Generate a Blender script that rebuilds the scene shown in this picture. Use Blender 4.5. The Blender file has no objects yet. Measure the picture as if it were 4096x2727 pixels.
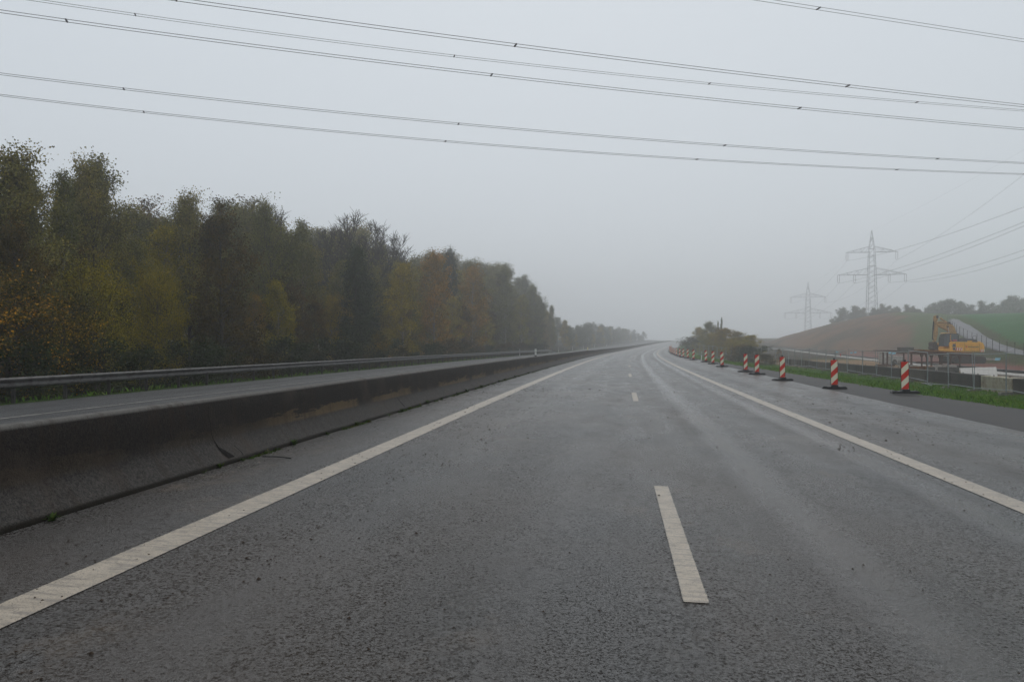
import bpy, bmesh, math, random
from math import sin, cos, pi, radians
from mathutils import Vector, Matrix, noise
random.seed(7)
scene = bpy.context.scene
COL = scene.collection
# ------------------------------------------------------------------ camera
EYE = 1.62
FPX, CXP, VHP = 3071.0, 2048.0, 1385.0          # focal length and horizon in photo pixels
cd = bpy.data.cameras.new('camera'); cam = bpy.data.objects.new('camera', cd); COL.objects.link(cam)
cam.location = (0, 0, EYE); cam.rotation_euler = (radians(90), 0, 0)
cd.sensor_width = 36; cd.lens = 36*FPX/4096; cd.shift_y = (VHP-1363.5)/4096
cd.clip_start = .05; cd.clip_end = 5000
scene.camera = cam
# ------------------------------------------------------------------ light
SUN_EL, SUN_ROT = radians(55), radians(5)
w = bpy.data.worlds.new('World'); scene.world = w; w.use_nodes = True
nt = w.node_tree; nt.nodes.clear()
out = nt.nodes.new('ShaderNodeOutputWorld'); bg = nt.nodes.new('ShaderNodeBackground')
sky = nt.nodes.new('ShaderNodeTexSky'); sky.sky_type = 'NISHITA'; sky.sun_disc = False
sky.sun_elevation = SUN_EL; sky.sun_rotation = SUN_ROT; sky.dust_density = 4; sky.air_density = 1.2
mx = nt.nodes.new('ShaderNodeMix'); mx.data_type = 'RGBA'; mx.inputs[0].default_value = .95
mx.inputs[7].default_value = (8.0, 8.65, 9.3, 1)                       # even overcast layer
nt.links.new(sky.outputs[0], mx.inputs[6]); nt.links.new(mx.outputs[2], bg.inputs[0])
bg.inputs[1].default_value = .081
nt.links.new(bg.outputs[0], out.inputs[0])
sd = bpy.data.lights.new('sun', 'SUN'); sun = bpy.data.objects.new('sun', sd); COL.objects.link(sun)
sd.energy = .6; sd.angle = radians(40); sd.color = (1, .97, .93)
sun.rotation_euler = (radians(90)-SUN_EL, 0, -SUN_ROT+pi)
sun.location = (0, 0, 80)
scene.view_settings.view_transform = 'Standard'; scene.view_settings.look = 'None'
scene.view_settings.exposure = 0.0; scene.view_settings.gamma = 1
scene.cycles.max_bounces = 14; scene.cycles.diffuse_bounces = 3; scene.cycles.glossy_bounces = 2; scene.cycles.volume_bounces = 12; scene.cycles.transparent_max_bounces = 24
scene.cycles.use_denoising = True
scene.cycles.volume_step_rate = 10
try:
    scene.cycles.denoiser = 'OPENIMAGEDENOISE'
except Exception: pass

# ------------------------------------------------------------------ helpers
def lerp(a, b, k): return a+(b-a)*k
def clamp(x, a=0., b=1.): return a if x < a else b if x > b else x
def sm(a, b, x):
    k = clamp((x-a)/(b-a)); return k*k*(3-2*k)
def tab(x, xs, ys):
    if x <= xs[0]: return ys[0]
    if x >= xs[-1]: return ys[-1]
    for i in range(1, len(xs)):
        if x <= xs[i]: return lerp(ys[i-1], ys[i], (x-xs[i-1])/(xs[i]-xs[i-1]))
def nz(x, y, z=0., s=1.): return noise.noise(Vector((x*s, y*s, z)))
def tag(o, label=None, cat=None, group=None, kind=None):
    if label: o['label'] = label
    if cat: o['category'] = cat
    if group: o['group'] = group
    if kind: o['kind'] = kind
    return o
def empty(name, loc=(0, 0, 0), rz=0, label=None, cat=None, group=None):
    o = bpy.data.objects.new(name, None); COL.objects.link(o); o.empty_display_size = .3
    o.location = loc; o.rotation_euler = (0, 0, rz)
    return tag(o, label, cat, group)
class MB:
    """collects shapes and links them as one mesh object"""
    def __init__(s): s.v = []; s.f = []; s.m = []; s.uv = None; s.sm = False; s.col = None
    def add(s, vs, fs, m=0):
        b = len(s.v); s.v += [tuple(v) for v in vs]; s.f += [tuple(i+b for i in f) for f in fs]; s.m += [m]*len(fs); return s
    def box(s, c, d, m=0, R=None):
        vs = []
        for x in (-.5, .5):
            for y in (-.5, .5):
                for z in (-.5, .5):
                    p = Vector((x*d[0], y*d[1], z*d[2]))
                    if R is not None: p = R @ p
                    vs.append((p.x+c[0], p.y+c[1], p.z+c[2]))
        return s.add(vs, [(0, 1, 3, 2), (4, 6, 7, 5), (0, 4, 5, 1), (2, 3, 7, 6), (0, 2, 6, 4), (1, 5, 7, 3)], m)
    def bar(s, a, b, wd, ht=None, m=0, up=(0, 0, 1)):
        a = Vector(a); b = Vector(b); d = b-a; L = d.length
        if L < 1e-6: return s
        d /= L; ht = ht or wd; u = Vector(up)
        if abs(d.dot(u)) > .98: u = Vector((1, 0, 0)) if abs(d.x) < .9 else Vector((0, 1, 0))
        x = d.cross(u).normalized(); z = x.cross(d)
        vs = []
        for p in (a, b):
            for i, j in ((-1, -1), (1, -1), (1, 1), (-1, 1)): vs.append(p+x*i*wd/2+z*j*ht/2)
        return s.add(vs, [(3, 2, 1, 0), (4, 5, 6, 7), (0, 1, 5, 4), (1, 2, 6, 5), (2, 3, 7, 6), (3, 0, 4, 7)], m)
    def tube(s, pts, r, n=6, m=0, cap=True):
        pts = [Vector(p) for p in pts]; rr = r if isinstance(r, (list, tuple)) else [r]*len(pts)
        b = len(s.v); pu = None
        for i, p in enumerate(pts):
            d = (pts[min(i+1, len(pts)-1)]-pts[max(i-1, 0)]).normalized()
            if pu is None:
                u = Vector((0, 0, 1)) if abs(d.z) < .9 else Vector((1, 0, 0)); x = d.cross(u).normalized()
            else: x = (pu-d*pu.dot(d)).normalized()
            pu = x; y = d.cross(x)
            for k in range(n):
                a = 2*pi*k/n; s.v.append(tuple(p+(x*cos(a)+y*sin(a))*rr[i]))
        for i in range(len(pts)-1):
            for k in range(n):
                k2 = (k+1) % n; s.f.append((b+i*n+k, b+i*n+k2, b+(i+1)*n+k2, b+(i+1)*n+k)); s.m.append(m)
        if cap:
            s.f.append(tuple(b+k for k in range(n))[::-1]); s.m.append(m)
            e = b+(len(pts)-1)*n; s.f.append(tuple(e+k for k in range(n))); s.m.append(m)
        return s
    def prism(s, poly, y0, y1, m=0, T=None):
        """poly: list of (x,z), extruded along y"""
        n = len(poly); vs = [(p[0], y0, p[1]) for p in poly]+[(p[0], y1, p[1]) for p in poly]
        if T is not None: vs = [tuple(T @ Vector(v)) for v in vs]
        fs = [tuple(range(n)), tuple(range(2*n-1, n-1, -1))]+[(i, n+i, n+(i+1) % n, (i+1) % n) for i in range(n)]
        return s.add(vs, fs, m)
    def build(s, name, mats, parent=None, smooth=False, bevel=0):
        me = bpy.data.meshes.new(name); me.from_pydata(s.v, [], s.f)
        for mm in (mats if isinstance(mats, (list, tuple)) else [mats]): me.materials.append(mm)
        if any(s.m): me.polygons.foreach_set('material_index', s.m)
        if s.uv is not None:
            l = me.uv_layers.new(name='UVMap'); d = [0.]*(2*len(me.loops))
            for i, lp in enumerate(me.loops): d[2*i], d[2*i+1] = s.uv[lp.vertex_index]
            l.data.foreach_set('uv', d)
        if s.col is not None:
            ca = me.color_attributes.new('zone', 'FLOAT_COLOR', 'POINT'); d = []
            for c in s.col: d += [c[0], c[1], c[2], c[3] if len(c) > 3 else 1.]
            ca.data.foreach_set('color', d)
        if smooth: me.polygons.foreach_set('use_smooth', [True]*len(me.polygons))
        me.update(); o = bpy.data.objects.new(name, me); COL.objects.link(o)
        if parent: o.parent = parent
        if bevel:
            b = o.modifiers.new('bevel', 'BEVEL'); b.width = bevel; b.segments = 2; b.limit_method = 'ANGLE'
        return o
def copy_tree(o, parent=None):
    c = o.copy(); COL.objects.link(c)
    if parent: c.parent = parent
    for ch in list(o.children): copy_tree(ch, c)
    return c

# ------------------------------------------------------------------ materials
class NT:
    def __init__(s, name):
        s.mat = bpy.data.materials.new(name); s.mat.use_nodes = True; s.t = s.mat.node_tree
        s.b = s.t.nodes['Principled BSDF']
    def n(s, typ, **kw):
        x = s.t.nodes.new(typ)
        for k, v in kw.items():
            if k[0] == 'i' and k[1:].isdigit(): x.inputs[int(k[1:])].default_value = v
            else: setattr(x, k, v)
        return x
    def l(s, a, b): s.t.links.new(a, b)
    def co(s, obj=True): 
        c = s.n('ShaderNodeTexCoord'); return c.outputs['Object' if obj else 'UV']
    def noise(s, vec, scale, detail=4, rough=.55, sc=None):
        if sc is not None:
            m = s.n('ShaderNodeMapping'); m.inputs['Scale'].default_value = sc; s.l(vec, m.inputs[0]); vec = m.outputs[0]
        x = s.n('ShaderNodeTexNoise'); x.inputs['Scale'].default_value = scale; x.inputs['Detail'].default_value = detail
        x.inputs['Roughness'].default_value = rough; s.l(vec, x.inputs['Vector']); return x.outputs['Fac']
    def ramp(s, fac, stops):
        r = s.n('ShaderNodeValToRGB'); e = r.color_ramp.elements
        while len(e) < len(stops): e.new(.5)
        for i, (p, c) in enumerate(stops):
            e[i].position = p; e[i].color = (c, c, c, 1) if isinstance(c, (int, float)) else (*c, 1)
        s.l(fac, r.inputs[0]); return r.outputs[0]
    def mix(s, f, a, b, mode='MIX'):
        m = s.n('ShaderNodeMix', data_type='RGBA', blend_type=mode)
        for i, x in ((0, f), (6, a), (7, b)):
            if hasattr(x, 'links'): s.l(x, m.inputs[i])
            else: m.inputs[i].default_value = x if isinstance(x, (int, float)) else (*x, 1)
        return m.outputs[2]
    def math(s, op, a, b=None, c=None):
        m = s.n('ShaderNodeMath', operation=op)
        for i, x in enumerate((a, b, c)):
            if x is None: continue
            if hasattr(x, 'links'): s.l(x, m.inputs[i])
            else: m.inputs[i].default_value = x
        return m.outputs[0]
    def bump(s, h, st=.3, dist=.01):
        b = s.n('ShaderNodeBump'); b.inputs['Strength'].default_value = st; b.inputs['Distance'].default_value = dist
        s.l(h, b.inputs['Height']); s.l(b.outputs[0], s.b.inputs['Normal'])
    def color(s, c): 
        if hasattr(c, 'links'): s.l(c, s.b.inputs['Base Color'])
        else: s.b.inputs['Base Color'].default_value = (*c, 1)
    def rough(s, r):
        if hasattr(r, 'links'): s.l(r, s.b.inputs['Roughness'])
        else: s.b.inputs['Roughness'].default_value = r
    def spec(s, v): s.b.inputs['Specular IOR Level'].default_value = v
def mat_plain(name, c, rough=.6, var=.25, scale=6, metal=0, bump=0, bscale=60, spec=.22, dirt=None):
    m = NT(name); co = m.co()
    f = m.noise(co, scale, 5)
    c2 = m.mix(m.ramp(f, [(.3, 0.), (.7, 1.)]), tuple(x*(1-var) for x in c), tuple(min(1, x*(1+var)) for x in c))
    if dirt:
        c2 = m.mix(m.ramp(m.noise(co, dirt[1], 6, .65), [(dirt[2], 0.), (dirt[2]+.12, 1.)]), c2, dirt[0])
    m.color(c2); m.rough(rough); m.b.inputs['Metallic'].default_value = metal; m.spec(spec)
    if bump: m.bump(m.noise(co, bscale, 4), bump, .01)
    return m.mat

# ------------------------------------------------------------------ road axis (middle dashed line), fitted plan and profile
KS = [-20, 20, 60, 100, 140, 180, 230, 300, 380, 480]
KK = [0.000127, 0.000275, 0.000383, 0.000335, 0.000368, 0.000401, 0.000287, 0.000141, 0.000108, 0.000157]
ZS = [0.003109, 0.00177, 0.001936, 0.00158, 0.002086, 0.004958, 0.009268, 0.012728, 0.013655, 0.012057]
CR = [0.02097, 0.021946, 0.018599, 0.017353, 0.016689, 0.018417, 0.021721, 0.024649, 0.026946, 0.025618]
AX = []
def _axis():
    x = y = z = 0.; th = 0.; raw = []
    for s in range(-120, 701):
        th += tab(s, KS, KK)*(1 if s > -20 else 0); x += sin(th); y += cos(th); z += tab(s, KS, ZS)*(1 if s > -20 else .3)
        raw.append([s, x, y, z, th])
    o = raw[120][:]; h = 0.135421-o[4]
    for r in raw:
        dx, dy = r[1]-o[1], r[2]-o[2]
        AX.append((r[0], dx*cos(h)+dy*sin(h)+.497889, -dx*sin(h)+dy*cos(h), r[3]-o[3], r[4]+h))
_axis()
def ax(s):
    k = clamp(s+120, 0, len(AX)-1.001); i = int(k); f = k-i
    a, b = AX[i], AX[i+1]; return [lerp(a[j], b[j], f) for j in range(5)]
def side_z(s, t):
    z = ax(s)[3]; c = tab(s, KS, CR)
    if t > -5.9: return z-c*t
    low = z+lerp(.10, -.06, clamp((-5.9-t)/11.6)); return lerp(low, z-c*t-.05, sm(170, 260, s))
def R(s, t, h=0.):
    _, x, y, _, th = ax(s); return Vector((x+t*cos(th), y-t*sin(th), side_z(s, t)+h))
def st(X, Y):
    """world -> road coordinates"""
    lo, hi = 0, len(AX)-1
    if Y <= AX[0][2]: i = 0
    elif Y >= AX[-1][2]: i = hi-1
    else:
        while hi-lo > 1:
            m = (lo+hi)//2
            if AX[m][2] <= Y: lo = m
            else: hi = m
        i = lo
    a, b = AX[i], AX[i+1]; f = clamp((Y-a[2])/(b[2]-a[2]), -400, 400)
    s = lerp(a[0], b[0], f); x = lerp(a[1], b[1], f); th = a[4]
    t = (X-x)*cos(th); s2 = s+(X-x)*sin(th); return s2, t
def px(X, Y, Z): return CXP+FPX*X/Y, VHP+FPX*(EYE-Z)/Y

# ------------------------------------------------------------------ terrain
T_SH = ([18, 30, 42, 63, 77, 95, 110], [11.4, 10.35, 10.2, 9.5, 8.9, 8.1, 7.75])     # edge of the dark shoulder
def sh_edge(s): return tab(s, *T_SH)+.12*nz(s, 0, 3, .7)
HX = [3020, 3080, 3122, 3217, 3332, 3459, 3600, 3738, 3830, 4096, 4500, 5500, 8000]
HB = [330, 300, 262, 225, 203, 188, 170, 150, 112, 84, 74, 70, 70]
HR = [350, 335, 330, 310, 290, 270, 255, 245, 240, 240, 240, 240, 240]
HY = [1385, 1368, 1350, 1325, 1294, 1269, 1252, 1258, 1267, 1267, 1262, 1250, 1240]
def site_z(s, t):
    z0 = ax(s)[3]
    near = -.80; far = lerp(-.8, 2.2, sm(170, 420, s))
    return z0+lerp(near, far, 1.)
def G(X, Y):
    s, t = st(X, Y); z0 = ax(s)[3]; c = tab(s, KS, CR)
    if t < -17.3:
        e = side_z(s, -17.5)-.03
        z = e-.22*sm(-18.2, -20.5, t)*0+(-.25*sm(18.2, 20.5, -t)+.7*sm(21, 36, -t))
        z += .05*nz(X, Y, 0, .8)*sm(18, 19, -t)
    elif t < 7.6:
        z = side_z(s, t)-.16
    else:
        e = z0-c*7.7-.05; sh = sh_edge(s)
        z = e-.035*(min(t, sh)-7.7)
        if t > sh: z += .03*sm(sh, sh+.3, t)
        tgt = site_z(s, t); wdt = lerp(6.2, 12, sm(100, 200, s))
        z = lerp(z, tgt, sm(sh+.6, sh+.6+wdt, t))
        if t > sh: z += .04*nz(X, Y, 5, .6)*sm(sh, sh+1, t)
    if Y > 40 and X > 0:
        p = CXP+FPX*X/Y
        if p > 3020:
            db = tab(p, HX, HB); dr = tab(p, HX, HR); hr = EYE+(VHP-tab(p, HX, HY))/FPX*dr
            if Y > db:
                k = clamp((Y-db)/(dr-db))
                kk = k**.85*(1-.12*k)+.12*k*k
                zz = z+(hr-z)*(sin(kk*pi/2)**1.05)
                if Y > dr: zz = hr-.5*sm(dr, dr+60, Y)
                zz += .25*nz(X, Y, 1, .08)*sm(db, db+30, Y)*(1-sm(dr-25, dr, Y))
                z = max(z, lerp(z, zz, sm(3020, 3060, p)))
    return z
# ------------------------------------------------------------------ road materials
def mat_asphalt(name, base=.05, rough0=.36, wet=True, tone=(1, .99, .97)):
    m = NT(name); uv = m.co(False); co = m.co()
    sep = m.n('ShaderNodeSeparateXYZ'); m.l(uv, sep.inputs[0]); T = sep.outputs[0]
    grain = m.noise(co, 95, 3, .7); grit = m.noise(co, 42, 4, .8); mid = m.noise(co, 13, 3, .7)
    agg = m.n('ShaderNodeTexVoronoi'); agg.inputs['Scale'].default_value = 120; m.l(co, agg.inputs['Vector'])
    streak = m.noise(uv, 1, 5, .6, (1.1, .05, 1))            # long streaks along the lane
    patch = m.noise(uv, 1, 4, .6, (.45, .12, 1))
    patch2 = m.noise(uv, 1, 6, .6, (1.5, .6, 1))
    amp = m.math('ADD', m.ramp(m.noise(uv, 1, 4, .6, (.9, .28, 1)), [(.36, .5), (.62, 1.25)]), 0.)
    # wheel paths, as bands across t (two lanes, 3.75 m each)
    fr = m.math('WRAP', T, 3.75, 0.); wob = m.math('MULTIPLY_ADD', streak, .9, m.math('ADD', fr, -.45))
    d1 = m.math('ABSOLUTE', m.math('ADD', wob, -1.05)); d2 = m.math('ABSOLUTE', m.math('ADD', wob, -2.85))
    track = m.ramp(m.math('MINIMUM', d1, d2), [(.12, 1.), (.62, 0.)])
    col = m.mix(m.ramp(m.math('MULTIPLY_ADD', m.math('ADD', mid, -.5), .25, m.math('MULTIPLY_ADD', m.math('MULTIPLY', m.math('ADD', grit, -.5), amp), 1.9, m.math('MULTIPLY_ADD', m.math('MULTIPLY', m.math('ADD', grain, -.5), amp), 1.4, .5))), [(.34, 0.), (.68, 1.)]), tuple(base*.22*x for x in tone), tuple(base*1.75*x for x in tone))
    col = m.mix(m.ramp(agg.outputs['Color'], [(.72, 0.), (.95, .6)]), col, tuple(base*3.2*x for x in tone))
    col = m.mix(m.ramp(patch, [(.35, 0.), (.7, .45)]), col, (base*1.6, base*1.5, base*1.35))
    col = m.mix(m.math('MULTIPLY', track, .3), col, (base*.75, base*.72, base*.7))
    if wet:                                                   # thin dried clay smears
        mud = m.noise(uv, 1, 7, .7, (1.3, .9, 1)); mud2 = m.noise(uv, 1, 3, .5, (.5, .22, 1))
        mm = m.math('MULTIPLY', m.ramp(mud, [(.55, 0.), (.70, .7)]), m.ramp(mud2, [(.46, 0.), (.60, 1.)]))
        col = m.mix(mm, col, (.15, .11, .075))
        warm = m.ramp(m.noise(uv, 1, 4, .6, (.35, .16, 1)), [(.36, 0.), (.60, .6)]); col = m.mix(warm, col, m.mix(grit, (.018, .012, .008), (.085, .062, .045)))
    m.color(col)
    r = m.math('MULTIPLY_ADD', m.ramp(streak, [(.3, 0.), (.7, 1.)]), .09, rough0)
    r = m.math('MULTIPLY_ADD', m.ramp(patch2, [(.3, 0.), (.7, 1.)]), .15, r)
    r = m.math('MULTIPLY_ADD', track, .07, r)
    band = 0.
    if wet:                                                   # two narrow polished bands that stay wettest
        for tc, wd_, am in ((1.25, .20, .17), (3.05, .16, .16), (-2.6, .35, .08), (-1.0, .3, .05)):
            dd = m.math('ABSOLUTE', m.math('ADD', m.math('MULTIPLY_ADD', m.math('ADD', patch, -.5), .5, T), -tc)); bb = m.ramp(dd, [(.0, 1.), (wd_*1.8, 0.)]); r = m.math('MULTIPLY_ADD', bb, -am, r); band = m.math('MULTIPLY_ADD', bb, am*5, band)
    r = m.math('MULTIPLY_ADD', m.math('ADD', grit, -.5), .35, r)
    m.rough(m.math('MAXIMUM', m.math('MINIMUM', r, .9), .12))
    sp = m.math('MULTIPLY_ADD', m.math('MULTIPLY', m.math('ADD', grit, -.5), amp), 5.0, m.math('MULTIPLY_ADD', m.math('ADD', mid, -.5), .7, m.math('MULTIPLY_ADD', m.math('MULTIPLY', m.math('ADD', grain, -.5), amp), 2.6, .47)))
    if wet: sp = m.math('MULTIPLY_ADD', band, .55, sp)
    m.l(m.math('MAXIMUM', m.math('MINIMUM', sp, 1.), .02), m.b.inputs['Specular IOR Level'])
    hb = m.math('MULTIPLY_ADD', agg.outputs['Distance'], -1., m.math('MULTIPLY_ADD', grain, .8, m.math('MULTIPLY', grit, 1.6)))
    m.bump(hb, .8, .006)
    return m.mat
M_ROAD = mat_asphalt('wet_asphalt', .028, .18)
M_ROAD2 = mat_asphalt('opposite_asphalt', .022, .44, False, (.93, .97, 1.05))
def _sh():
    m = NT('rough_dark_asphalt'); co = m.co(); uv = m.co(False)
    g = m.noise(co, 60, 4, .7); p = m.noise(co, .8, 5, .6)
    col = m.mix(m.ramp(g, [(.3, 0.), (.7, 1.)]), (.012, .012, .013), (.062, .060, .058))
    col = m.mix(m.ramp(p, [(.45, 0.), (.75, .5)]), col, (.07, .055, .045))
    m.color(col); m.rough(.72); m.bump(g, .8, .015); m.spec(.35); return m.mat
M_SHOULDER = _sh()
def _line(name, half=.15):
    m = NT(name); co = m.co(); uv = m.co(False)
    g = m.noise(co, 120, 3, .7); p = m.noise(co, 4, 6, .7); rip = m.noise(uv, 1, 3, .5, (5, 20, 1))
    col = m.mix(m.ramp(p, [(.3, 0.), (.8, 1.)]), (.47, .395, .305), (.32, .26, .19))
    col = m.mix(m.ramp(rip, [(.47, 0.), (.62, .7)]), col, (.20, .17, .14))
    col = m.mix(m.ramp(m.math('MULTIPLY_ADD', m.math('ADD', m.noise(co, 40, 4, .8), -.5), .9, g), [(.54, 0.), (.66, .85)]), col, (.07, .06, .05))
    sx = m.n('ShaderNodeSeparateXYZ'); m.l(uv, sx.inputs[0]); au = m.math('ABSOLUTE', sx.outputs[0])
    ed = m.math('MULTIPLY_ADD', m.math('ADD', m.noise(co, 34, 5, .8), -.5), .035, au)
    wear = m.ramp(m.noise(co, 2.2, 7, .75), [(.60, 0.), (.72, .55)])
    col = m.mix(m.math('MAXIMUM', m.math('GREATER_THAN', ed, half), wear), col, m.mix(g, (.015, .014, .013), (.07, .064, .058)))
    m.color(col); m.rough(.38); m.bump(m.math('ADD', g, rip), .5, .006); return m.mat
M_LINE = _line('road_paint'); M_DASH = _line('dash_paint', .078); M_LINE2 = mat_plain('worn_road_paint', (.22, .205, .185), .6, .4, 5, dirt=((.06, .06, .06), 8, .5))
def _barrier():
    m = NT('barrier_concrete'); co = m.co(); uv = m.co(False)
    sp = m.n('ShaderNodeSeparateXYZ'); m.l(uv, sp.inputs[0]); H = sp.outputs[0]     # u = height above the road
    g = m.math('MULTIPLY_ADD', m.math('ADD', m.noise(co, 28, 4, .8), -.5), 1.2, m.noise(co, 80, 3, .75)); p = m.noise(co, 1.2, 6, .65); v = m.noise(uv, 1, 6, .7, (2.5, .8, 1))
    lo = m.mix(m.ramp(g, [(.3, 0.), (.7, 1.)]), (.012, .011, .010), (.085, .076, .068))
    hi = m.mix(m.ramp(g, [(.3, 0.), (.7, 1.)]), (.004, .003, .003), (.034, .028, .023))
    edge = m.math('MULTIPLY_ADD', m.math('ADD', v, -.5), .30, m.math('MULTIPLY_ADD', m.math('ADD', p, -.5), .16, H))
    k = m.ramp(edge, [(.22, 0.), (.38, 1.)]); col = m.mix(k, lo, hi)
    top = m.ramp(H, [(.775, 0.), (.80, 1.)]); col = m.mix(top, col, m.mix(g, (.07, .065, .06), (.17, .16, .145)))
    # pale lichen crust just above the bend, in patches
    li = m.noise(uv, 1, 7, .75, (6, 1.1, 1)); zone = m.math('MULTIPLY', m.ramp(H, [(.29, 0.), (.33, 1.)]), m.ramp(m.math('MULTIPLY_ADD', li, -.85, H), [(-.07, 1.), (-.03, 0.)]))
    big = m.noise(uv, 1, 3, .6, (.1, .28, 1)); zone = m.math('MULTIPLY', zone, m.ramp(big, [(.43, 0.), (.49, .8)])); zone = m.math('MULTIPLY', zone, m.math('MULTIPLY_ADD', m.ramp(m.math('MULTIPLY', sp.outputs[1], .02), [(.19, 0.), (.24, 1.)]), .85, .15))
    col = m.mix(zone, col, m.mix(g, (.085, .058, .028), (.17, .12, .066)))
    dr = m.noise(uv, 1, 6, .7, (.8, 5.5, 1)); col = m.mix(m.ramp(dr, [(.50, 0.), (.66, .55)]), col, (.030, .018, .011))
    col = m.mix(m.ramp(p, [(.5, 0.), (.68, .4)]), col, (.075, .056, .042))
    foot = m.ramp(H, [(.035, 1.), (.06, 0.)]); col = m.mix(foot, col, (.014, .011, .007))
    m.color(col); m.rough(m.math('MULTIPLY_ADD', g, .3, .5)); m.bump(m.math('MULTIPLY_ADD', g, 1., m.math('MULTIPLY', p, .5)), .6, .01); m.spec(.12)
    return m.mat
M_BARRIER = _barrier()

def srange(a, b):
    s = a; o = []
    while s < b:
        o.append(s); s += .5 if s < 60 else 1.5 if s < 160 else 4
    o.append(b); return o
def strip(name, t0, t1, h, mat, s0, s1, nt_=None, skirt=.35, uc=0., label=None, kind='structure', parent=None, cat=None):
    """a sheet between two lateral offsets (numbers or functions of s) following the road"""
    mb = MB(); mb.uv = []; f0 = t0 if callable(t0) else (lambda s: t0); f1 = t1 if callable(t1) else (lambda s: t1)
    S = srange(s0, s1); n = nt_ or max(1, int(abs(f1(30)-f0(30))/1.2)+1)
    cols = n+1+(2 if skirt else 0)
    for s in S:
        a, b = f0(s), f1(s); row = [lerp(a, b, k/n) for k in range(n+1)]
        if skirt: mb.v.append(tuple(R(s, a, h-skirt))); mb.uv.append((a, s))
        for t in row: mb.v.append(tuple(R(s, t, h))); mb.uv.append((t-uc, s))
        if skirt: mb.v.append(tuple(R(s, b, h-skirt))); mb.uv.append((b, s))
    for i in range(len(S)-1):
        for k in range(cols-1):
            a = i*cols+k; mb.f.append((a, a+1, a+cols+1, a+cols)); mb.m.append(0)
    o = mb.build(name, mat, parent, smooth=False)
    return tag(o, label, cat, kind=kind)
strip('road', -5.33, lambda s: 7.75+.03*nz(s, 0, 9, .9), 0, M_ROAD, -60, 640)
strip('opposite_road', -17.5, -5.75, 0, M_ROAD2, -60, 640)
strip('road_shoulder', lambda s: 7.70, lambda s: max(sh_edge(s)+.25, 7.9), -.012, M_SHOULDER, -60, 118, nt_=8)
LH = .005
strip('left_edge_line', -3.952-.155, -3.952+.155, LH, M_LINE, -60, 520, 1, 0, -3.952)
strip('right_edge_line', 3.694-.155, 3.694+.155, LH, M_LINE, -60, 520, 1, 0, 3.694)
strip('far_edge_line', -14.08, -13.92, LH, M_LINE2, -60, 400, 1, 0)
strip('opposite_edge_line', -6.75, -6.5, LH, M_LINE2, -60, 400, 1, 0)
def dashes():
    mb = MB(); mb.uv = []
    base = [4.86, 22.2, 39.3, 57.2, 76.0]; k = base[-1]
    base = [-30.2, -12.6]+base
    while k < 420: k += 17.8; base.append(k)
    for b in base:
        for j in range(4):
            s0, s1 = b+j, b+j+1.0
            n = len(mb.v)
            for s, t in ((s0, -.082), (s0, .082), (s1, .082), (s1, -.082)):
                mb.v.append(tuple(R(s, t, LH))); mb.uv.append((t, s))
            mb.f.append((n, n+1, n+2, n+3)); mb.m.append(0)
    tag(mb.build('lane_dashes', M_DASH), kind='structure')
dashes()
def opp_dashes():
    mb = MB(); mb.uv = []
    for b in range(-30, 300, 18):
        n = len(mb.v)
        for s, t in ((b, -10.32), (b, -10.18), (b+4, -10.18), (b+4, -10.32)):
            mb.v.append(tuple(R(s, t, LH))); mb.uv.append((t, s))
        mb.f.append((n, n+1, n+2, n+3)); mb.m.append(0)
    tag(mb.build('opposite_lane_dashes', M_LINE), kind='structure')
opp_dashes()

# ------------------------------------------------------------------ concrete median barrier (profile: offset from its foot, height)
def barrier():
    root = empty('concrete_barrier', R(12, -5.55), 0, 'long dark stained concrete median barrier with sloped foot, cracked and mossy along its kerb', 'barrier')
    prof = [(0, -.3), (0, .0), (-.005, .055), (-.03, .075), (-.10, .17), (-.18, .27), (-.205, .32), (-.215, .40), (-.235, .60), (-.252, .775), (-.268, .812), (-.30, .824),
            (-.36, .826), (-.40, .815), (-.425, .775), (-.46, .40), (-.49, .32), (-.62, .08), (-.64, -.3)]
    mb = MB(); mb.uv = []; S = srange(-60, 560); n = len(prof)
    for s in S:
        wv = .006*nz(s, 0, 2, .5)
        for (dt, h) in prof:
            hh = h+(.006*nz(s, 1, 1, .6) if h > .1 else 0)
            p = R(s, -5.336+dt+wv, 0); z = side_z(s, -5.336)
            mb.v.append((p.x, p.y, z+hh)); mb.uv.append((h, s))
    for i in range(len(S)-1):
        for k in range(n-1):
            a = i*n+k; mb.f.append((a, a+n, a+n+1, a+1)); mb.m.append(0)
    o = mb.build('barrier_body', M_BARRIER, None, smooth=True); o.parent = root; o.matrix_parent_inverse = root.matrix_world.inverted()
    o.location = -Vector(root.location) if False else (0, 0, 0)
    return root, prof
def attach(o, root):
    """keep world-space vertices while parented to a root that only translates"""
    o.parent = root; o.matrix_parent_inverse = Matrix.Translation(-Vector(root.location)); return o
BAR, BPROF = barrier()
for ch in BAR.children: ch.matrix_parent_inverse = Matrix.Translation(-Vector(BAR.location))
def barrier_pt(s, h, off=.0):
    """point on the road-side face of the barrier at height h"""
    for (a, ha), (b, hb) in zip(BPROF[1:9], BPROF[2:10]):
        if ha <= h <= hb:
            dt = lerp(a, b, (h-ha)/(hb-ha)); break
    else: dt = -.25
    p = R(s, -5.336+dt+off, 0); return Vector((p.x, p.y, side_z(s, -5.336)+h))
M_CRACK = mat_plain('crack_dark', (.006, .004, .003), .9, .4, 40, bump=.6)
def crack(path, widths, name='crack'):
    mb = MB(); 
    for (s, h), wd in zip(path, widths):
        mb.v.append(tuple(barrier_pt(s-wd/2, h, .006))); mb.v.append(tuple(barrier_pt(s+wd/2, h, .006)))
    for i in range(len(path)-1): mb.f.append((2*i, 2*i+1, 2*i+3, 2*i+2)); mb.m.append(0)
    attach(mb.build(name, M_CRACK), BAR)
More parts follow.
